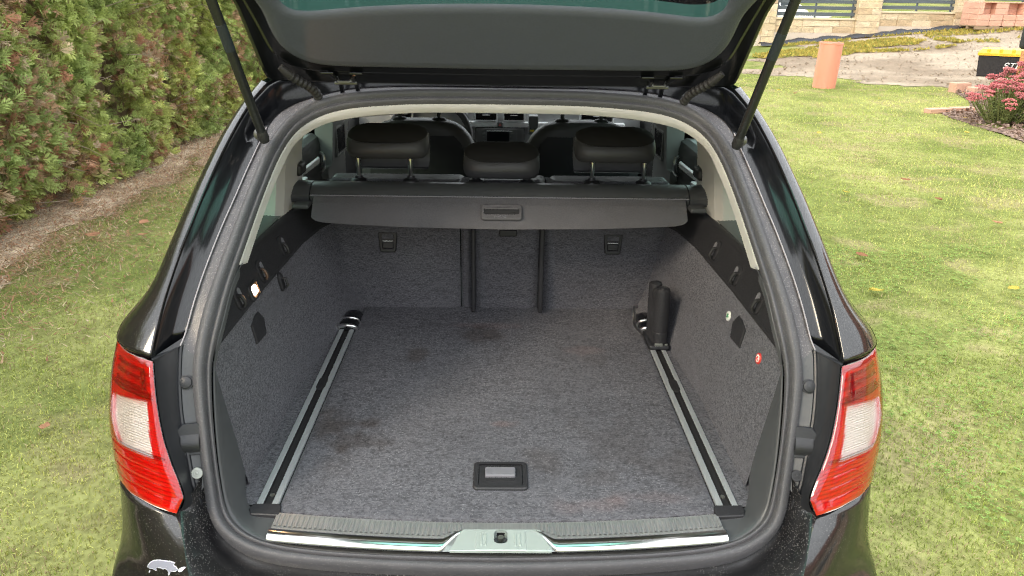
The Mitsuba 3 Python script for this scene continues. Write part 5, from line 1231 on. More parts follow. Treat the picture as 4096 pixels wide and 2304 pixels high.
for key, x in (('rear_seat', -0.368), ('rear_seat_002', 0.374)):
    a, b, c, d = release(x, 0.869)
    one(key + '__release_frame', a, 'rubber_black'); one(key + '__release_lever', b, 'rubber_black'); one(key + '__release_edge', c, 'silver'); one(key + '__release_recess', d, 'rubber_black', False)
one('rear_seat_001__latch', rbox(-0.002, 0.056, back_y(0.905) - 0.006, back_y(0.905) + 0.01, 0.893, 0.916, 0.004), 'rubber_black')
# top edge cushions with their guides, head restraints on steel posts
def shoulder(x0, x1):
    return rbox(x0, x1, 2.415, 2.56, 0.99, 1.072, 0.022)
for i, (a, b) in enumerate(((-0.56, -0.115), (-0.11, 0.155), (0.16, 0.56))): one(['rear_seat', 'rear_seat_001', 'rear_seat_002'][i] + '__shoulder', shoulder(a, b), 'leather')
def headrest(cx, z0, z1, w, low):
    """cushion: leather shell, suede crown, front pad hanging lower"""
    n = 40; ang = np.linspace(0, 2 * np.pi, n, endpoint=False)
    def ringz(z, sx, y0, y1, e=3.2):
        c, s = np.cos(ang), np.sin(ang)
        return np.stack([cx + sx * np.sign(c) * np.abs(c) ** (2 / e), (y0 + y1) / 2 + (y1 - y0) / 2 * np.sign(s) * np.abs(s) ** (2 / e), np.full(n, z)], 1)
    h = z1 - z0
    rows = [ringz(z0 - 0.002, w * 0.40, 2.40, 2.47), ringz(z0, w * 0.455, 2.385, 2.485), ringz(z0 + 0.012, w * 0.485, 2.372, 2.50), ringz(z0 + h * 0.35, w * 0.5, 2.366, 2.515), ringz(z0 + h * 0.62, w * 0.495, 2.372, 2.52)]
    lip = rows[-1].copy(); 
    seam = ringz(z0 + h * 0.74, w * 0.483, 2.380, 2.52); seam[:, 2] += 0.30 * (seam[:, 1] - 2.45) * 0.5 + 0.012 * (np.abs(seam[:, 0] - cx) / (w / 2)) ** 4
    rows.append(seam)
    shell = loft([rows[0] * 0 + [cx, 2.44, z0 - 0.002]] + rows, closed=True)
    crown = [seam, seam * [1, 1, 1] + (A([cx, 2.45, seam[:, 2].mean()]) - seam) * 0.02 + [0, 0, 0.004]]
    for t, dz in ((0.08, 0.012), (0.2, 0.022), (0.4, 0.031), (0.65, 0.036), (1.0, 0.037)):
        q = seam + (A([cx, 2.455, seam[:, 2].mean()]) - seam) * t; q[:, 2] = seam[:, 2] * (1 - t) + seam[:, 2].mean() * t + dz * h / 0.1; crown.append(q)
    crown = loft(crown, closed=True)
    st = seam + [0, 0, -0.004]; st = (st - A([cx, 2.45, 0])) * [1.004, 1.012, 1] + A([cx, 2.45, 0])
    stitch = cat([tube([st[i] * (1 - a) + st[(i + 1) % n] * a, st[i] * (1 - b) + st[(i + 1) % n] * b], 0.0009, 5) for i in range(n) for a, b in ((0.05, 0.35), (0.55, 0.85)) if st[i, 1] < 2.47])
    pad = None
    if low: pad = loft([[(cx - w * 0.49 + w * 0.98 * t, 2.515 + 0.02 * math.sin(math.pi * t), z0 + 0.06) for t in np.linspace(0, 1, 12)], [(cx - w * 0.49 + w * 0.98 * t, 2.50, z0 - 0.005) for t in np.linspace(0, 1, 12)], [(cx - w * 0.47 + w * 0.94 * t, 2.505, z0 - low + 0.012) for t in np.linspace(0, 1, 12)], [(cx - w * 0.45 + w * 0.9 * t, 2.525, z0 - low) for t in np.linspace(0, 1, 12)], [(cx - w * 0.45 + w * 0.9 * t, 2.56, z0 - low + 0.01) for t in np.linspace(0, 1, 12)]])
    return shell, crown, stitch, pad
for i, (cx, z0, z1, w, low, px) in enumerate(((-0.356, 1.153, 1.234, 0.258, 0.062, (-0.454, -0.288)), (0.003, 1.094, 1.180, 0.246, 0, (-0.078, 0.085)), (0.362, 1.148, 1.232, 0.258, 0.062, (0.295, 0.462)))):
    rs = ['rear_seat', 'rear_seat_001', 'rear_seat_002'][i]
    sh, cr, stt, pad = headrest(cx, z0, z1, w, low)
    one(rs + '__head_restraint', sh if pad is None else cat(sh, pad), 'leather', 50); one(rs + '__crown', cr, 'suede', 50); one(rs + '__stitching', stt, 'stitch'); labels[f'{CAR}__{rs}__stitching'] = {'kind': 'stuff'}
    for x in px:
        one(rs + '__post', cyl((x, 2.44, 1.05), (x, 2.44, z0 + 0.02), 0.0065, 14), 'chrome')
        one(rs + '__post_guide', lathe([(0.026, 1.066), (0.027, 1.072), (0.022, 1.078), (0.013, 1.081), (0.012, 1.087), (1e-4, 1.088)], (x, 2.44, 0), (0, 0, 1), 20), 'plastic')

# -------- load cover cassette and its stiff flap
def cassette():
    prof = A([(2.245, 1.050), (2.238, 1.062), (2.238, 1.074), (2.246, 1.083), (2.262, 1.095), (2.290, 1.101), (2.325, 1.100), (2.345, 1.090), (2.35, 1.06), (2.33, 1.04), (2.27, 1.04)])
    return loft([np.c_[np.full(len(prof), x), prof * [1, 1]] for x in (-0.585, -0.58, 0.58, 0.585)][0:4])
def extr(prof, x0, x1, cap=True):
    prof = A(prof); n = len(prof)
    rows = [np.c_[np.full(n, x0), prof], np.c_[np.full(n, x1), prof]]
    m = loft(rows, closed=True)
    if cap:
        v, f = trimesh.creation.triangulate_polygon(sg.Polygon(prof), engine='earcut')
        m = cat(m, trimesh.Trimesh(np.c_[np.full(len(v), x0), v], f, process=False), trimesh.Trimesh(np.c_[np.full(len(v), x1), v], f, process=False))
    return m
CP = [(2.245, 1.048), (2.238, 1.060), (2.238, 1.071), (2.247, 1.080), (2.264, 1.092), (2.292, 1.098), (2.325, 1.096), (2.345, 1.086), (2.35, 1.06), (2.33, 1.04), (2.27, 1.04)]
one('load_cover', extr(CP, -0.566, 0.566), 'ledge_plastic', 40)
one('load_cover__rail_edge', rbox(-0.566, 0.566, 2.2355, 2.2385, 1.070, 1.0735, 0.001), 'grip_grey')
for s in (-1, 1):
    e = A(CP); c = e.mean(0)
    one('load_cover__end_cap', cat(extr((e - c) * 1.02 + c + [0, 0.0005], *sorted((s * 0.569, s * 0.69)))), 'ledge_plastic', 40)
    one('load_cover__end_lug', rbox(*sorted((s * 0.560, s * 0.608)), 2.185, 2.240, 1.042, 1.056, 0.006), 'ledge_plastic', 40)
def flap():
    x = np.linspace(-0.553, 0.553, 90); rows = []
    q = np.abs(x) / 0.553
    low = np.interp(q, [0, 0.5, 0.8, 0.93, 0.98, 1.0], [1.0, 0.965, 0.90, 0.86, 0.80, 0.70])
    for t, th in ((0, 0.004), (0, 0), (0.10, 0), (0.185, 0), (0.19, -0.002), (0.215, -0.002), (0.22, 0), (0.45, 0.0), (0.7, 0.0), (0.92, 0.0), (0.965, -0.003), (0.99, -0.003), (1.0, 0.002), (0.99, 0.006)):
        tt = t * np.where(t > 0.5, low, 1 - (1 - low) * t * 2 if False else 1) if t > 0.6 else t + 0 * x
        y = 2.232 - 0.072 * tt; z = 1.070 - 0.074 * tt + 0.004 * np.sin(np.pi * tt) - 0.0
        rows.append(np.stack([x, y + th * 0.7 , z + th * 0.3], 1))
    m = loft(rows)
    return m
one('load_cover__flap', flap(), 'plastic_grey', 30)
Mh = frame((0.0035, 2.1885, 1.0385), (1, 0, 0), (0, 0.697, 0.717))
one('load_cover__pull_handle', put(plate(rrect(0.120, 0.050, 0.009), [(0, -0.004), (0, 0.003), (0.003, 0.0055)], [rrect(0.104, 0.024, 0.006, cy=0.003)], [(0, 0.0055), (0.002, 0.0005), (0.002, -0.01)], back=False), Mh), 'plastic_grey', 30)
one('load_cover__handle_slot', put(box(-0.053, 0.053, -0.010, 0.0155, -0.002, 0.0012), Mh), 'rubber_black', False)  # black block on the flap; the shade of the slot is in its colour
one('load_cover__handle_lip', put(rbox(-0.051, 0.051, 0.0085, 0.0150, 0.001, 0.0070, 0.003), Mh), 'plastic_grey')
tm = meshkit.text_mesh('PRESS', 0.0062, 0.0006); tm.vertices[:, 0] *= 1.35; tm.vertices[:, 0] -= tm.vertices[:, 0].mean(); tm.apply_translation((0.0, -0.0195, 0.0056))
one('load_cover__lettering', put(tm, Mh), 'grip_grey', False)
# -------- tailgate, raised
AL = math.radians(45)
GE = A([0, -math.cos(AL), math.sin(AL)]); GO = A([0, 1.86, 1.455])
MG = np.eye(4); MG[:3, 0] = (1, 0, 0); MG[:3, 1] = GE; MG[:3, 2] = np.cross(MG[:3, 0], GE); MG[:3, 3] = GO   # local x to the right, y up the gate, z towards the boot
assert MG[2, 2] < 0
def sym(pts):
    p = A(pts, float); return np.vstack([p, (p * [-1, 1])[::-1]])
def closed_smooth(half, n=60, sm=1.5):
    """half = points on +x from the lower middle (x=0) to the upper middle (x=0) -> CCW closed ring"""
    h = resample(A(half, float), n); h = gaussian_filter1d(h, sm, axis=0, mode='nearest'); h[0, 0] = h[-1, 0] = 0
    return np.vstack([h, (h * [-1, 1])[::-1][1:-1]])
g_out = closed_smooth([(0, -0.033), (0.20, -0.032), (0.40, -0.030), (0.50, -0.028), (0.548, -0.026), (0.557, -0.012), (0.558, 0.05), (0.558, 0.20), (0.592, 0.36), (0.615, 0.62), (0.60, 0.80), (0.54, 0.98), (0.45, 1.02), (0, 1.04)], 140, 0.7)
g_trim = closed_smooth([(0, 0.046), (0.2, 0.047), (0.35, 0.048), (0.40, 0.051), (0.435, 0.060), (0.470, 0.084), (0.489, 0.118), (0.497, 0.153), (0.500, 0.22), (0.528, 0.30), (0.545, 0.42), (0.550, 0.62), (0.53, 0.80), (0.45, 0.95), (0.3, 0.975), (0, 0.98)], 140, 1.2)
g_glass = closed_smooth([(0, 0.249), (0.14, 0.246), (0.273, 0.237), (0.36, 0.226), (0.40, 0.221), (0.425, 0.2215), (0.443, 0.230), (0.456, 0.252), (0.458, 0.32), (0.455, 0.50), (0.450, 0.60), (0.43, 0.645), (0.40, 0.66), (0, 0.665)], 140, 0.8)
hole = inset(g_glass, -0.012)
fr_m = plate(g_out, [(0.010, -0.050), (0.0, -0.040), (0.0, -0.006), (0.004, -0.001), (0.010, 0.001)], [hole], [(0, 0.001), (0, -0.03)], back=False)
one('tailgate', put(fr_m, MG), 'gloss_black', 30, 'raised tailgate')
# outer skin of the gate
out_skin = plate(inset(g_out, 0.004), [(0, -0.062), (0.004, -0.066), (0.02, -0.07)], [hole], [(0, -0.07), (0, -0.05)], back=False)
out_skin.invert(); one('tailgate__outer_skin', put(out_skin, MG), 'paint', 30)
# pressed step between the rim and the trim panel
step = plate(closed_smooth([(0, 0.012), (0.30, 0.014), (0.44, 0.020), (0.49, 0.040), (0.520, 0.09), (0.526, 0.15), (0.545, 0.3), (0.58, 0.6), (0.55, 0.85), (0.46, 0.99), (0, 1.0)], 140, 1.2), [(0, -0.002), (0.003, 0.006), (0.010, 0.009)], [hole], [(0, 0.009), (0, -0.02)], back=False)
one('tailgate__pressed_step', put(step, MG), 'gloss_black', 40)
# soft grey trim panel with a rolled edge; falls towards the glass
tp = [(-0.002, 0.004), (0.0, 0.010), (0.003, 0.016), (0.009, 0.0205), (0.018, 0.0235), (0.030, 0.025)]
trim = plate(g_trim, tp, [inset(g_glass, -0.020)], [(0, 0.025)], back=False)
one('tailgate__trim_panel', put(trim, MG), 'gate_trim', 40)
gi = [inset(g_glass, -d) for d in (0.020, 0.015, 0.009, 0.004, 0.0)]
one('tailgate__window_surround', put(loft([np.c_[r, np.full(len(r), z)] for r, z in zip(gi, (0.025, 0.0248, 0.0236, 0.021, 0.016))], closed=True), MG), 'gate_trim', 60)
gv, gf = trimesh.creation.triangulate_polygon(sg.Polygon(inset(g_glass, -0.01)), engine='earcut')
one('tailgate__window', put(trimesh.Trimesh(np.c_[gv, np.full(len(gv), 0.0150)], gf, process=False), MG), 'glass_gate', False)
# heating wires of the rear window
wires = cat([tube([(-0.44, y, 0.0158), (0.44, y, 0.0158)], 0.0005, 4) for y in np.arange(0.29, 0.64, 0.03)])
one('tailgate__heating_wires', put(wires, MG), 'wire', False); labels[f'{CAR}__tailgate__heating_wires'] = {'kind': 'stuff'}
# gas struts
for s in (-1, 1):
    k = num(f'{CAR}__gas_strut')
    a, b = A([s * 0.533, 1.735, 1.330]), A([s * 0.596, 1.475, 1.880]); d = b - a
    scene[k] = mikit.ply(cat(tube([a + d * 0.02, a + d * 0.03, a + d * 0.97], [0.007, 0.0102, 0.0105], 16)), 'strut_black', 40)
    obj(k + '__sleeve', tube([a + d * 0.35, a + d * 0.351, a + d * 0.445, a + d * 0.446], [0.0100, 0.0108, 0.0108, 0.0100], 16), 'label_blue', 40)
    obj(k + '__socket', cat(lathe([(1e-4, -0.012), (0.010, -0.010), (0.0125, 0), (0.0115, 0.014), (0.008, 0.024)], a, d, 16)), 'rubber_black')
    obj(k + '__ball_stud', cat(lathe([(0.014, 0.0), (0.014, 0.005), (0.010, 0.007), (0.007, 0.010), (0.006, 0.024), (1e-4, 0.026)], a + A([s * 0.016, 0.026, 0.004]), A([-s * 0.45, -0.88, -0.1]), 18)), 'zinc_dark')
# hinges
for s in (-1, 1):
    x = s * 0.369; k = num(f'{CAR}__hinge')
    arms = [tube(resample([(x + o, 1.925, 1.408), (x + o, 1.905, 1.432), (x + o * 1.02, 1.872, 1.443), (x + o * 1.1, 1.848, 1.452), (x + o * 1.6, 1.835, 1.463)], 14), 0.0058, 8) for o in (-0.019, 0.019)]
    scene[k] = mikit.ply(cat(arms), 'gloss_black', 40)
    obj(k + '__pin', tube([(x - 0.026, 1.876, 1.437), (x + 0.026, 1.876, 1.437)], 0.005, 10), 'zinc_dark')
    obj(k + '__bridge', cat(tube(resample([(x - 0.018, 1.862, 1.452), (x - 0.012, 1.858, 1.441), (x + 0.012, 1.858, 1.441), (x + 0.018, 1.862, 1.452)], 12), 0.0035, 8)), 'zinc_dark')
    for ft in (rbox(x - 0.034, x - 0.008, 1.90, 1.935, 1.396, 1.402, 0.002), rbox(x + 0.008, x + 0.034, 1.90, 1.935, 1.396, 1.402, 0.002), rbox(x - 0.048, x - 0.018, 1.825, 1.838, 1.460, 1.466, 0.002), rbox(x + 0.018, x + 0.048, 1.825, 1.838, 1.460, 1.466, 0.002)): obj(k + '__foot', ft, 'gloss_black')
# corrugated cable gaiters
for s in (-1, 1):
    p = resample(A([(0.500, 1.800, 1.478), (0.484, 1.812, 1.460), (0.466, 1.832, 1.443), (0.450, 1.855, 1.428), (0.441, 1.880, 1.410), (0.439, 1.898, 1.392)]) * [s, 1, 1], 90)
    t = np.linspace(0, 1, 90); rr = np.where(t < 0.2, 0.0075 + 0.014 * t, 0.0097 + 0.0018 * np.sin(2 * np.pi * 9.5 * (t - 0.2) / 0.8))
    k = num(f'{CAR}__cable_gaiter'); scene[k] = mikit.ply(tube(p, rr, 18), 'gaiter', 50)
# -------- body shell (side, roof, bonnet) with real window openings
def shell():
    zs = [0.22, 0.35, 0.62, 0.80, 0.955, 1.06, 1.36, 1.42, 1.465, 1.49, 1.50]
    st0 = [(XS(0.22), 1.75, 0.22), (XS(0.35), 1.72, 0.35), (0.872, 1.68, 0.62), (0.868, 1.62, 0.80), (XS(0.957) , 1.778, 0.957), (XS(1.066) - .004, 1.878, 1.066), (XS(1.337), 2.207, 1.337), (XS(1.41), 2.30, 1.41), (0.568, 1.985, 1.452), (0.30, 1.988, 1.472), (0, 1.990, 1.476)]
    def sec(y, s=1.0, dz=0.0): return [(XS(0.22), y, 0.22), (XS(0.35), y, 0.35), (XS(0.62), y, 0.62), (XS(0.80), y, 0.80), (XS(0.955), y, 0.955), (XS(1.06) - 0.005, y, 1.06), (0.682, y, 1.36), (0.64, y, 1.42), (0.55, y, 1.47 + dz), (0.30, y, 1.495 + dz), (0, y, 1.505 + dz)]
    S = [st0, sec(2.38), sec(2.50), sec(3.10), sec(3.45), sec(3.75),
         [(0.80, 4.45, 0.22), (0.87, 4.45, 0.35), (0.89, 4.45, 0.62), (0.89, 4.45, 0.80), (0.87, 4.45, 0.95), (0.80, 4.45, 1.0), (0.74, 4.44, 1.02), (0.70, 4.42, 1.03), (0.6, 4.40, 1.035), (0.3, 4.34, 1.04), (0, 4.32, 1.045)],
         [(0.78, 5.3, 0.22), (0.85, 5.3, 0.35), (0.86, 5.3, 0.62), (0.85, 5.3, 0.76), (0.80, 5.3, 0.88), (0.74, 5.3, 0.91), (0.66, 5.3, 0.93), (0.6, 5.3, 0.94), (0.5, 5.3, 0.945), (0.3, 5.3, 0.95), (0, 5.3, 0.955)],
         [(0.60, 5.9, 0.24), (0.66, 5.92, 0.35), (0.66, 5.92, 0.55), (0.64, 5.9, 0.66), (0.6, 5.86, 0.74), (0.56, 5.84, 0.77), (0.5, 5.84, 0.79), (0.45, 5.84, 0.80), (0.4, 5.84, 0.805), (0.25, 5.84, 0.81), (0, 5.84, 0.815)],
         [(0, 5.95, 0.24), (0, 5.97, 0.35), (0, 5.97, 0.55), (0, 5.95, 0.66), (0, 5.92, 0.74), (0, 5.90, 0.76), (0, 5.89, 0.78), (0, 5.88, 0.79), (0, 5.87, 0.80), (0, 5.86, 0.81), (0, 5.85, 0.815)]]
    S = A(S); body, glass = [], {}
    def quad(i, j):
        a, b, c, d = S[i, j], S[i, j + 1], S[i + 1, j + 1], S[i + 1, j]
        g = np.linspace(0, 1, 5)
        return loft([[(a * (1 - u) + b * u) * (1 - v) + (d * (1 - u) + c * u) * v for u in g] for v in g])
    for i in range(len(S) - 1):
        for j in range(10):
            key = None
            if j == 5 and i in (0,): key = 'quarter_window'
            if j == 5 and i == 2: key = 'rear_door_window'
            if j == 5 and i in (4, 5): key = 'front_door_window'
            if i == 5 and j >= 7: key = 'windscreen'
            if key: glass.setdefault(key, []).append(quad(i, j))
            else: body.append(quad(i, j))
    m = cat(body); m.merge_vertices(); return m, {k: cat(v) for k, v in glass.items()}
SB, SG_ = shell()
one('body_shell', cat(SB, mir(SB)), 'paint', 40)
for k in ('quarter_window', 'rear_door_window', 'front_door_window'):
    both(k, SG_[k], {'q': 'glass_dark', 'r': 'glass_green', 'f': 'glass_clear'}[k[0]], False)
one('windscreen', cat(SG_['windscreen'], mir(SG_['windscreen'])), 'glass_clear', False)
one('underbody', box(-0.80, 0.80, 1.2, 5.8, 0.20, 0.30), 'rubber_black', False)
for y in (2.35, 5.05):
    both('wheel', lambda: cyl((0.66, y, 0.32), (0.885, y, 0.32), 0.32, 32), 'tyre')
for s in (0, 1):
    for n_ in ('wheel',):
        kk = [k for k in scene if k.startswith(f'{CAR}__wheel') and k.count('__') == 1]
for k in kk:
    pass
# -------- cabin
def headlin():
    full = A([(-0.64, 1.38), (-0.60, 1.42), (-0.53, 1.455), (-0.3, 1.485), (0, 1.49), (0.3, 1.485), (0.53, 1.455), (0.60, 1.42), (0.64, 1.38)])
    lip = A([(-0.475, 1.315), (-0.45, 1.332), (-0.40, 1.347), (-0.2, 1.366), (0, 1.370), (0.2, 1.366), (0.40, 1.347), (0.45, 1.332), (0.475, 1.315)])
    rows = []
    for y, t in ((1.905, 0.0), (1.96, 0.12), (2.05, 0.45), (2.16, 0.85), (2.3, 1), (2.9, 1), (3.5, 1), (3.72, 0.98)):
        q = lip * (1 - t) + (full + [0, -0.028]) * t; rows.append(np.c_[q[:, 0], np.full(9, y), q[:, 1]])
    return loft(rows)
one('headlining', headlin(), 'headliner', 60)
def cpillar():
    def sec(z, x, y0, y1, o=0.14): return [(x + o, y0 - 0.02, z), (x + 0.02, y0 - 0.02, z), (x, y0, z), (x - 0.006, (y0 + y1) / 2, z), (x, y1, z), (x + 0.02, y1 + 0.02, z), (x + 0.12, y1 + 0.03, z)]
    return loft([sec(1.02, 0.630, 2.17, 2.40), sec(1.10, 0.622, 2.18, 2.39), sec(1.20, 0.612, 2.19, 2.38), sec(1.30, 0.590, 2.12, 2.40, 0.06), sec(1.40, 0.54, 2.14, 2.44, 0.04)])
both('rear_pillar_trim', cpillar, 'light_trim', 40)
both('belt_outlet', lambda: cat(rbox(0.600, 0.632, 2.30, 2.37, 1.112, 1.150, 0.012)), 'rubber_black')
def bpillar():
    return loft([[(0.74, y0 - 0.01, z), (x, y0, z), (x - 0.004, (y0 + y1) / 2, z), (x, y1, z), (0.74, y1 + 0.01, z)] for z, x, y0, y1 in ((0.55, 0.70, 3.08, 3.46), (0.97, 0.695, 3.09, 3.45), (0.98, 0.68, 3.10, 3.44), (1.2, 0.665, 3.11, 3.43), (1.42, 0.60, 3.14, 3.42))])
both('centre_pillar_trim', bpillar, 'pillar_grey', 30)
both('centre_pillar_trim__vent_frame', lambda: cat(rbox(0.667, 0.682, 3.16, 3.175, 1.0, 1.12, 0.003), rbox(0.667, 0.682, 3.335, 3.35, 1.0, 1.12, 0.003), rbox(0.667, 0.682, 3.16, 3.35, 1.11, 1.122, 0.003), rbox(0.667, 0.682, 3.16, 3.35, 0.998, 1.01, 0.003)), 'pillar_grey')
for s in (0, 1):
    f = (lambda m: m) if s else mir
    k = sub('centre_pillar_trim', s) + '__vent_slats'
    obj(k, f(cat([rbox(0.666, 0.680, y, y + 0.007, 1.008, 1.112, 0.002) for y in np.arange(3.185, 3.33, 0.022)])), 'plastic'); labels[k] = {'kind': 'stuff'}
    obj(sub('centre_pillar_trim', s) + '__vent_back', f(box(0.684, 0.686, 3.17, 3.34, 1.005, 1.115)), 'rubber_black', False)
# doors seen inside
def door(y0, y1):
    pr_ = [(0.80, 0.40), (0.735, 0.42), (0.728, 0.70), (0.722, 0.95), (0.722, 1.06), (0.730, 1.095), (0.752, 1.108), (0.80, 1.10)]
    return loft([[(x, y, z) for x, z in pr_] for y in (y0, y0 + 0.02, (y0 + y1) / 2, y1 - 0.02, y1)])
both('rear_door_trim', lambda: door(2.46, 3.10), 'door_plastic', 40); both('front_door_trim', lambda: door(3.44, 4.30), 'door_plastic', 40)
for s in (0, 1):
    f = (lambda m: m) if s else mir
    obj(sub('rear_door_trim', s) + '__silver_strip', f(extr_strip := loft([[(0.716, 2.62, 1.012), (0.716, 3.02, 1.000)], [(0.710, 2.62, 1.018), (0.710, 3.02, 1.006)], [(0.710, 2.62, 1.034), (0.710, 3.02, 1.024)], [(0.716, 2.62, 1.040), (0.716, 3.02, 1.030)]])), 'silver', 30)
    obj(sub('rear_door_trim', s) + '__handle', f(cat(tube(resample([(0.714, 3.05, 1.040), (0.700, 3.045, 1.030), (0.698, 3.04, 1.005), (0.702, 3.045, 0.985), (0.712, 3.06, 0.975)], 14), 0.006, 8), tube(resample([(0.702, 3.00, 0.972), (0.700, 3.05, 0.978), (0.704, 3.07, 0.990)], 8), 0.004, 8))), 'chrome')
    obj(sub('rear_door_trim', s) + '__armrest', f(rbox(0.62, 0.73, 2.60, 3.08, 0.86, 0.93, 0.025)), 'door_plastic')
    obj(sub('rear_door_trim', s) + '__window_switch', f(rbox(0.690, 0.716, 2.66, 2.73, 0.995, 1.015, 0.004)), 'silver')
# front seats
def fseat(cx):
    n = 36; ang = np.linspace(0, 2 * np.pi, n, endpoint=False); rows = []
    for z, hw, y0, y1 in ((0.50, 0.25, 3.12, 3.30), (0.7, 0.255, 3.10, 3.28), (0.9, 0.25, 3.08, 3.25), (1.0, 0.240, 3.065, 3.23), (1.06, 0.224, 3.06, 3.22), (1.10, 0.204, 3.06, 3.21), (1.13, 0.178, 3.06, 3.20), (1.15, 0.148, 3.065, 3.19), (1.160, 0.115, 3.075, 3.18), (1.164, 0.07, 3.09, 3.17), (1.165, 0.001, 3.12, 3.14)):
        c, s = np.cos(ang), np.sin(ang); e = 3.0
        rows.append(np.stack([cx + hw * np.sign(c) * np.abs(c) ** (2 / e), (y0 + y1) / 2 + (y1 - y0) / 2 * np.sign(s) * np.abs(s) ** (2 / e), np.full(n, z)], 1))
    return loft(rows, closed=True)
for cx, px in ((-0.325, (-0.431, -0.268)), (0.327, (0.276, 0.423))):
    k = one('front_seat', fseat(cx), 'leather', 60)
    c = cx
    rim = [(c + 0.226 * math.copysign(abs(math.cos(a)) ** 0.8, math.cos(a)), 3.062, 0.98 + 0.165 * math.sin(a) ** 0.85) for a in np.linspace(0.02, math.pi - 0.02, 40)]
    obj(k + '__back_panel', loft([[(c + 0.20 * t * f_, 3.054 + 0.01 * abs(t) ** 4, z) for t in np.linspace(-1, 1, 20)] for z, f_ in ((0.5, 1.0), (0.9, 1.0), (1.02, 0.96), (1.08, 0.84), (1.11, 0.7))]), 'seat_back', 40)
    obj(k + '__base', rbox(c - 0.24, c + 0.24, 3.2, 3.75, 0.42, 0.62, 0.06), 'leather')
    obj(k + '__head_restraint', rbox(c - 0.13, c + 0.13, 3.08, 3.19, 1.235, 1.40, 0.045), 'leather')
    for x in (c - 0.078, c + 0.078):
        obj(k + '__post', cyl((x, 3.13, 1.14), (x, 3.13, 1.25), 0.0075, 12), 'rubber_black'); obj(k + '__post_guide', lathe([(0.03, 1.150), (0.030, 1.164), (0.024, 1.170), (0.012, 1.173), (1e-4, 1.174)], (x, 3.13, 0), (0, 0, 1), 18), 'rubber_black')
one('rear_bench', rbox(-0.62, 0.62, 2.56, 3.0, 0.40, 0.60, 0.06), 'leather')
one('cabin_floor', box(-0.74, 0.74, 2.47, 4.4, 0.29, 0.36), 'seat_back', False)
# dashboard
D = 'dashboard'
dprof = [(3.98, 0.60), (3.90, 0.70), (3.885, 0.90), (3.875, 1.04), (3.88, 1.095), (3.91, 1.112), (4.05, 1.118), (4.30, 1.07), (4.44, 1.02), (4.44, 0.5)]
one(D, extr(dprof, -0.70, 0.70), 'dash_grey', 30)
one(D + '__console', rbox(-0.125, 0.125, 3.845, 3.95, 0.40, 1.022, 0.02), 'dash_dark')
one(D + '__tunnel', rbox(-0.12, 0.12, 3.0, 3.9, 0.36, 0.62, 0.04), 'dash_dark')
one(D + '__silver_strip', cat(rbox(-0.160, -0.012, 3.846, 3.90, 1.019, 1.046, 0.005), rbox(0.012, 0.62, 3.846, 3.90, 1.019, 1.044, 0.005)), 'silver')
one(D + '__warning_button', rbox(-0.0115, 0.0115, 3.844, 3.89, 1.020, 1.046, 0.003), 'dash_dark')
one(D + '__warning_triangle', tube([(-0.006, 3.842, 1.028), (0, 3.842, 1.039), (0.006, 3.842, 1.028), (-0.006, 3.842, 1.028)], 0.0012, 5), 'badge_red')
for x0, x1 in ((-0.126, -0.014), (0.014, 0.122), (0.395, 0.56), (-0.52, -0.43)):
    kf = one(D + '__vent', cat(rbox(x0, x1, 3.842, 3.88, 1.048, 1.053, 0.002), rbox(x0, x1, 3.842, 3.88, 1.086, 1.091, 0.002), rbox(x0, x0 + 0.006, 3.842, 3.88, 1.048, 1.091, 0.002), rbox(x1 - 0.006, x1, 3.842, 3.88, 1.048, 1.091, 0.002)), 'silver')
    obj(kf + '__vent_hole', box(x0 + 0.004, x1 - 0.004, 3.868, 3.872, 1.05, 1.088), 'rubber_black', False)
    k2 = kf + '__vent_slats'; obj(k2, cat([rbox(x0 + 0.006, x1 - 0.006, 3.848, 3.866, z, z + 0.0025, 0.001) for z in np.arange(1.056, 1.085, 0.0062)]), 'plastic'); labels[k2] = {'kind': 'stuff'}
    obj(kf + '__vent_tab', rbox((x0 + x1) / 2 - 0.018, (x0 + x1) / 2 + 0.018, 3.840, 3.85, 1.076, 1.080, 0.0015), 'silver')
one(D + '__radio', put(plate(rrect(0.170, 0.098, 0.010, cx=-0.0, cy=0.965), [(0, 0.0), (0, 0.006), (0.003, 0.009)]), frame((0, 3.848, 0), (1, 0, 0), (0, 0, 1))), 'dash_dark')
one(D + '__screen', put(plate(rrect(0.110, 0.064, 0.004, cx=-0.009, cy=0.968), [(0, 0.0), (0, 0.0095), (0.001, 0.0102)]), frame((0, 3.848, 0), (1, 0, 0), (0, 0, 1))), 'screen')
one(D + '__screen_edge', cat(rbox(-0.064, 0.046, 3.8365, 3.839, 0.9345, 0.9365, 0.0006), rbox(-0.066, 0.062, 3.8365, 3.839, 1.0005, 1.003, 0.0006)), 'silver')
for x in (-0.078, 0.060):
    for z in (0.986, 0.969, 0.952, 0.938): one(D + '__radio_button', rbox(x - 0.0095, x + 0.0095, 3.835, 3.84, z - 0.006, z + 0.006, 0.002), 'dash_mid')
for x in (-0.082, 0.0, 0.081):
    one(D + '__knob', lathe([(0.0165, 0.0), (0.0165, 0.008), (0.0140, 0.012), (0.0105, 0.0125), (0.0100, 0.010)], (x, 3.848, 0.902), (0, -1, 0.05), 24), 'chrome'); one(D + '__knob_cap', lathe([(0.0104, 0.0), (0.0104, 0.011), (1e-4, 0.0115)], (x, 3.848, 0.902), (0, -1, 0.05), 20), 'dash_dark')
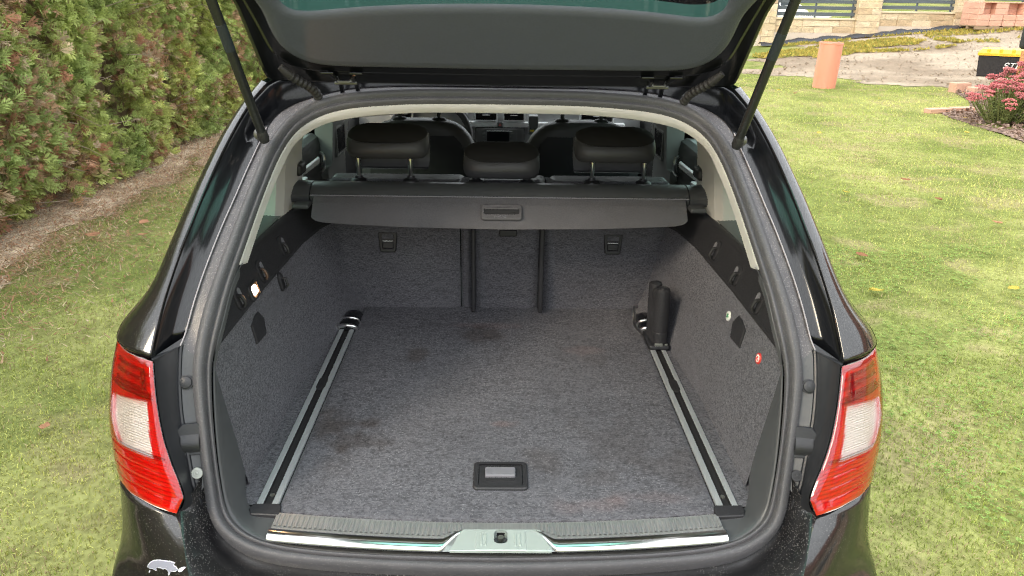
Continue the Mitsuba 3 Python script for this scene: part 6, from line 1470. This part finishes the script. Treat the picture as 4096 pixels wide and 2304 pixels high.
# steering wheel and instrument hood
one(D + '__instrument_hood', loft([[(-0.50, 3.80, 1.08), (-0.46, 3.80, 1.15), (-0.33, 3.80, 1.165), (-0.20, 3.80, 1.15), (-0.16, 3.80, 1.08)], [(-0.50, 4.0, 1.08), (-0.46, 4.0, 1.15), (-0.33, 4.0, 1.16), (-0.20, 4.0, 1.15), (-0.16, 4.0, 1.08)]]), 'dash_dark')
one(D + '__instruments', box(-0.47, -0.19, 3.88, 3.884, 1.05, 1.14), 'screen', False)
Mw = frame((-0.325, 3.56, 1.005), (1, 0, 0), (0, 0.42, 0.91))
w_ = [(0.188 * math.cos(a), 0.188 * math.sin(a), 0) for a in np.linspace(0, 2 * math.pi, 49)]
one('steering_wheel', put(cat(tube(w_, 0.015, 12, cap=False)), Mw), 'leather')
one('steering_wheel__hub', put(plate(rrect(0.16, 0.15, 0.06, n=10), [(0, -0.04), (0, 0.0), (0.02, 0.02), (0.05, 0.028)]), Mw), 'dash_mid', 40)
one('steering_wheel__spokes', put(cat(rbox(-0.18, 0.18, -0.02, 0.025, -0.014, 0.0, 0.006), rbox(-0.03, 0.03, -0.18, 0, -0.014, 0.0, 0.006)), Mw), 'dash_dark')
one('steering_wheel__trim_ring', put(tube([(0.072 * math.cos(a), 0.012 + 0.064 * math.sin(a), 0.012) for a in np.linspace(0.5, math.pi - 0.5, 24)], 0.0035, 8), Mw), 'silver')
# outside mirrors
both('door_mirror', lambda: rbox(0.90, 1.08, 4.02, 4.14, 1.0, 1.13, 0.04), 'paint')
# device on the dash right of the radio
key = 'dash_device'
lab(key, 'small grey device with a yellow sticker standing right of the radio', 'device')
scene[key + '__case'] = mikit.ply(cat(rbox(0.138, 0.184, 3.74, 3.80, 1.003, 1.092, 0.006)), 'dash_mid', 40)
scene[key + '__sticker'] = mikit.ply(box(0.144, 0.164, 3.7385, 3.7395, 1.018, 1.026), 'sticker_yellow', False)
for x in (0.146, 0.166):
    for z in (1.012, 1.034): obj(key + '__screw', cyl((x, 3.7405, z), (x, 3.738, z), 0.0022, 10), 'rubber_black')
scene[key + '__arm'] = mikit.ply(tube(resample([(0.165, 3.79, 1.01), (0.165, 3.84, 1.0), (0.165, 3.88, 1.0)], 6), 0.006, 8), 'rubber_black', 40)
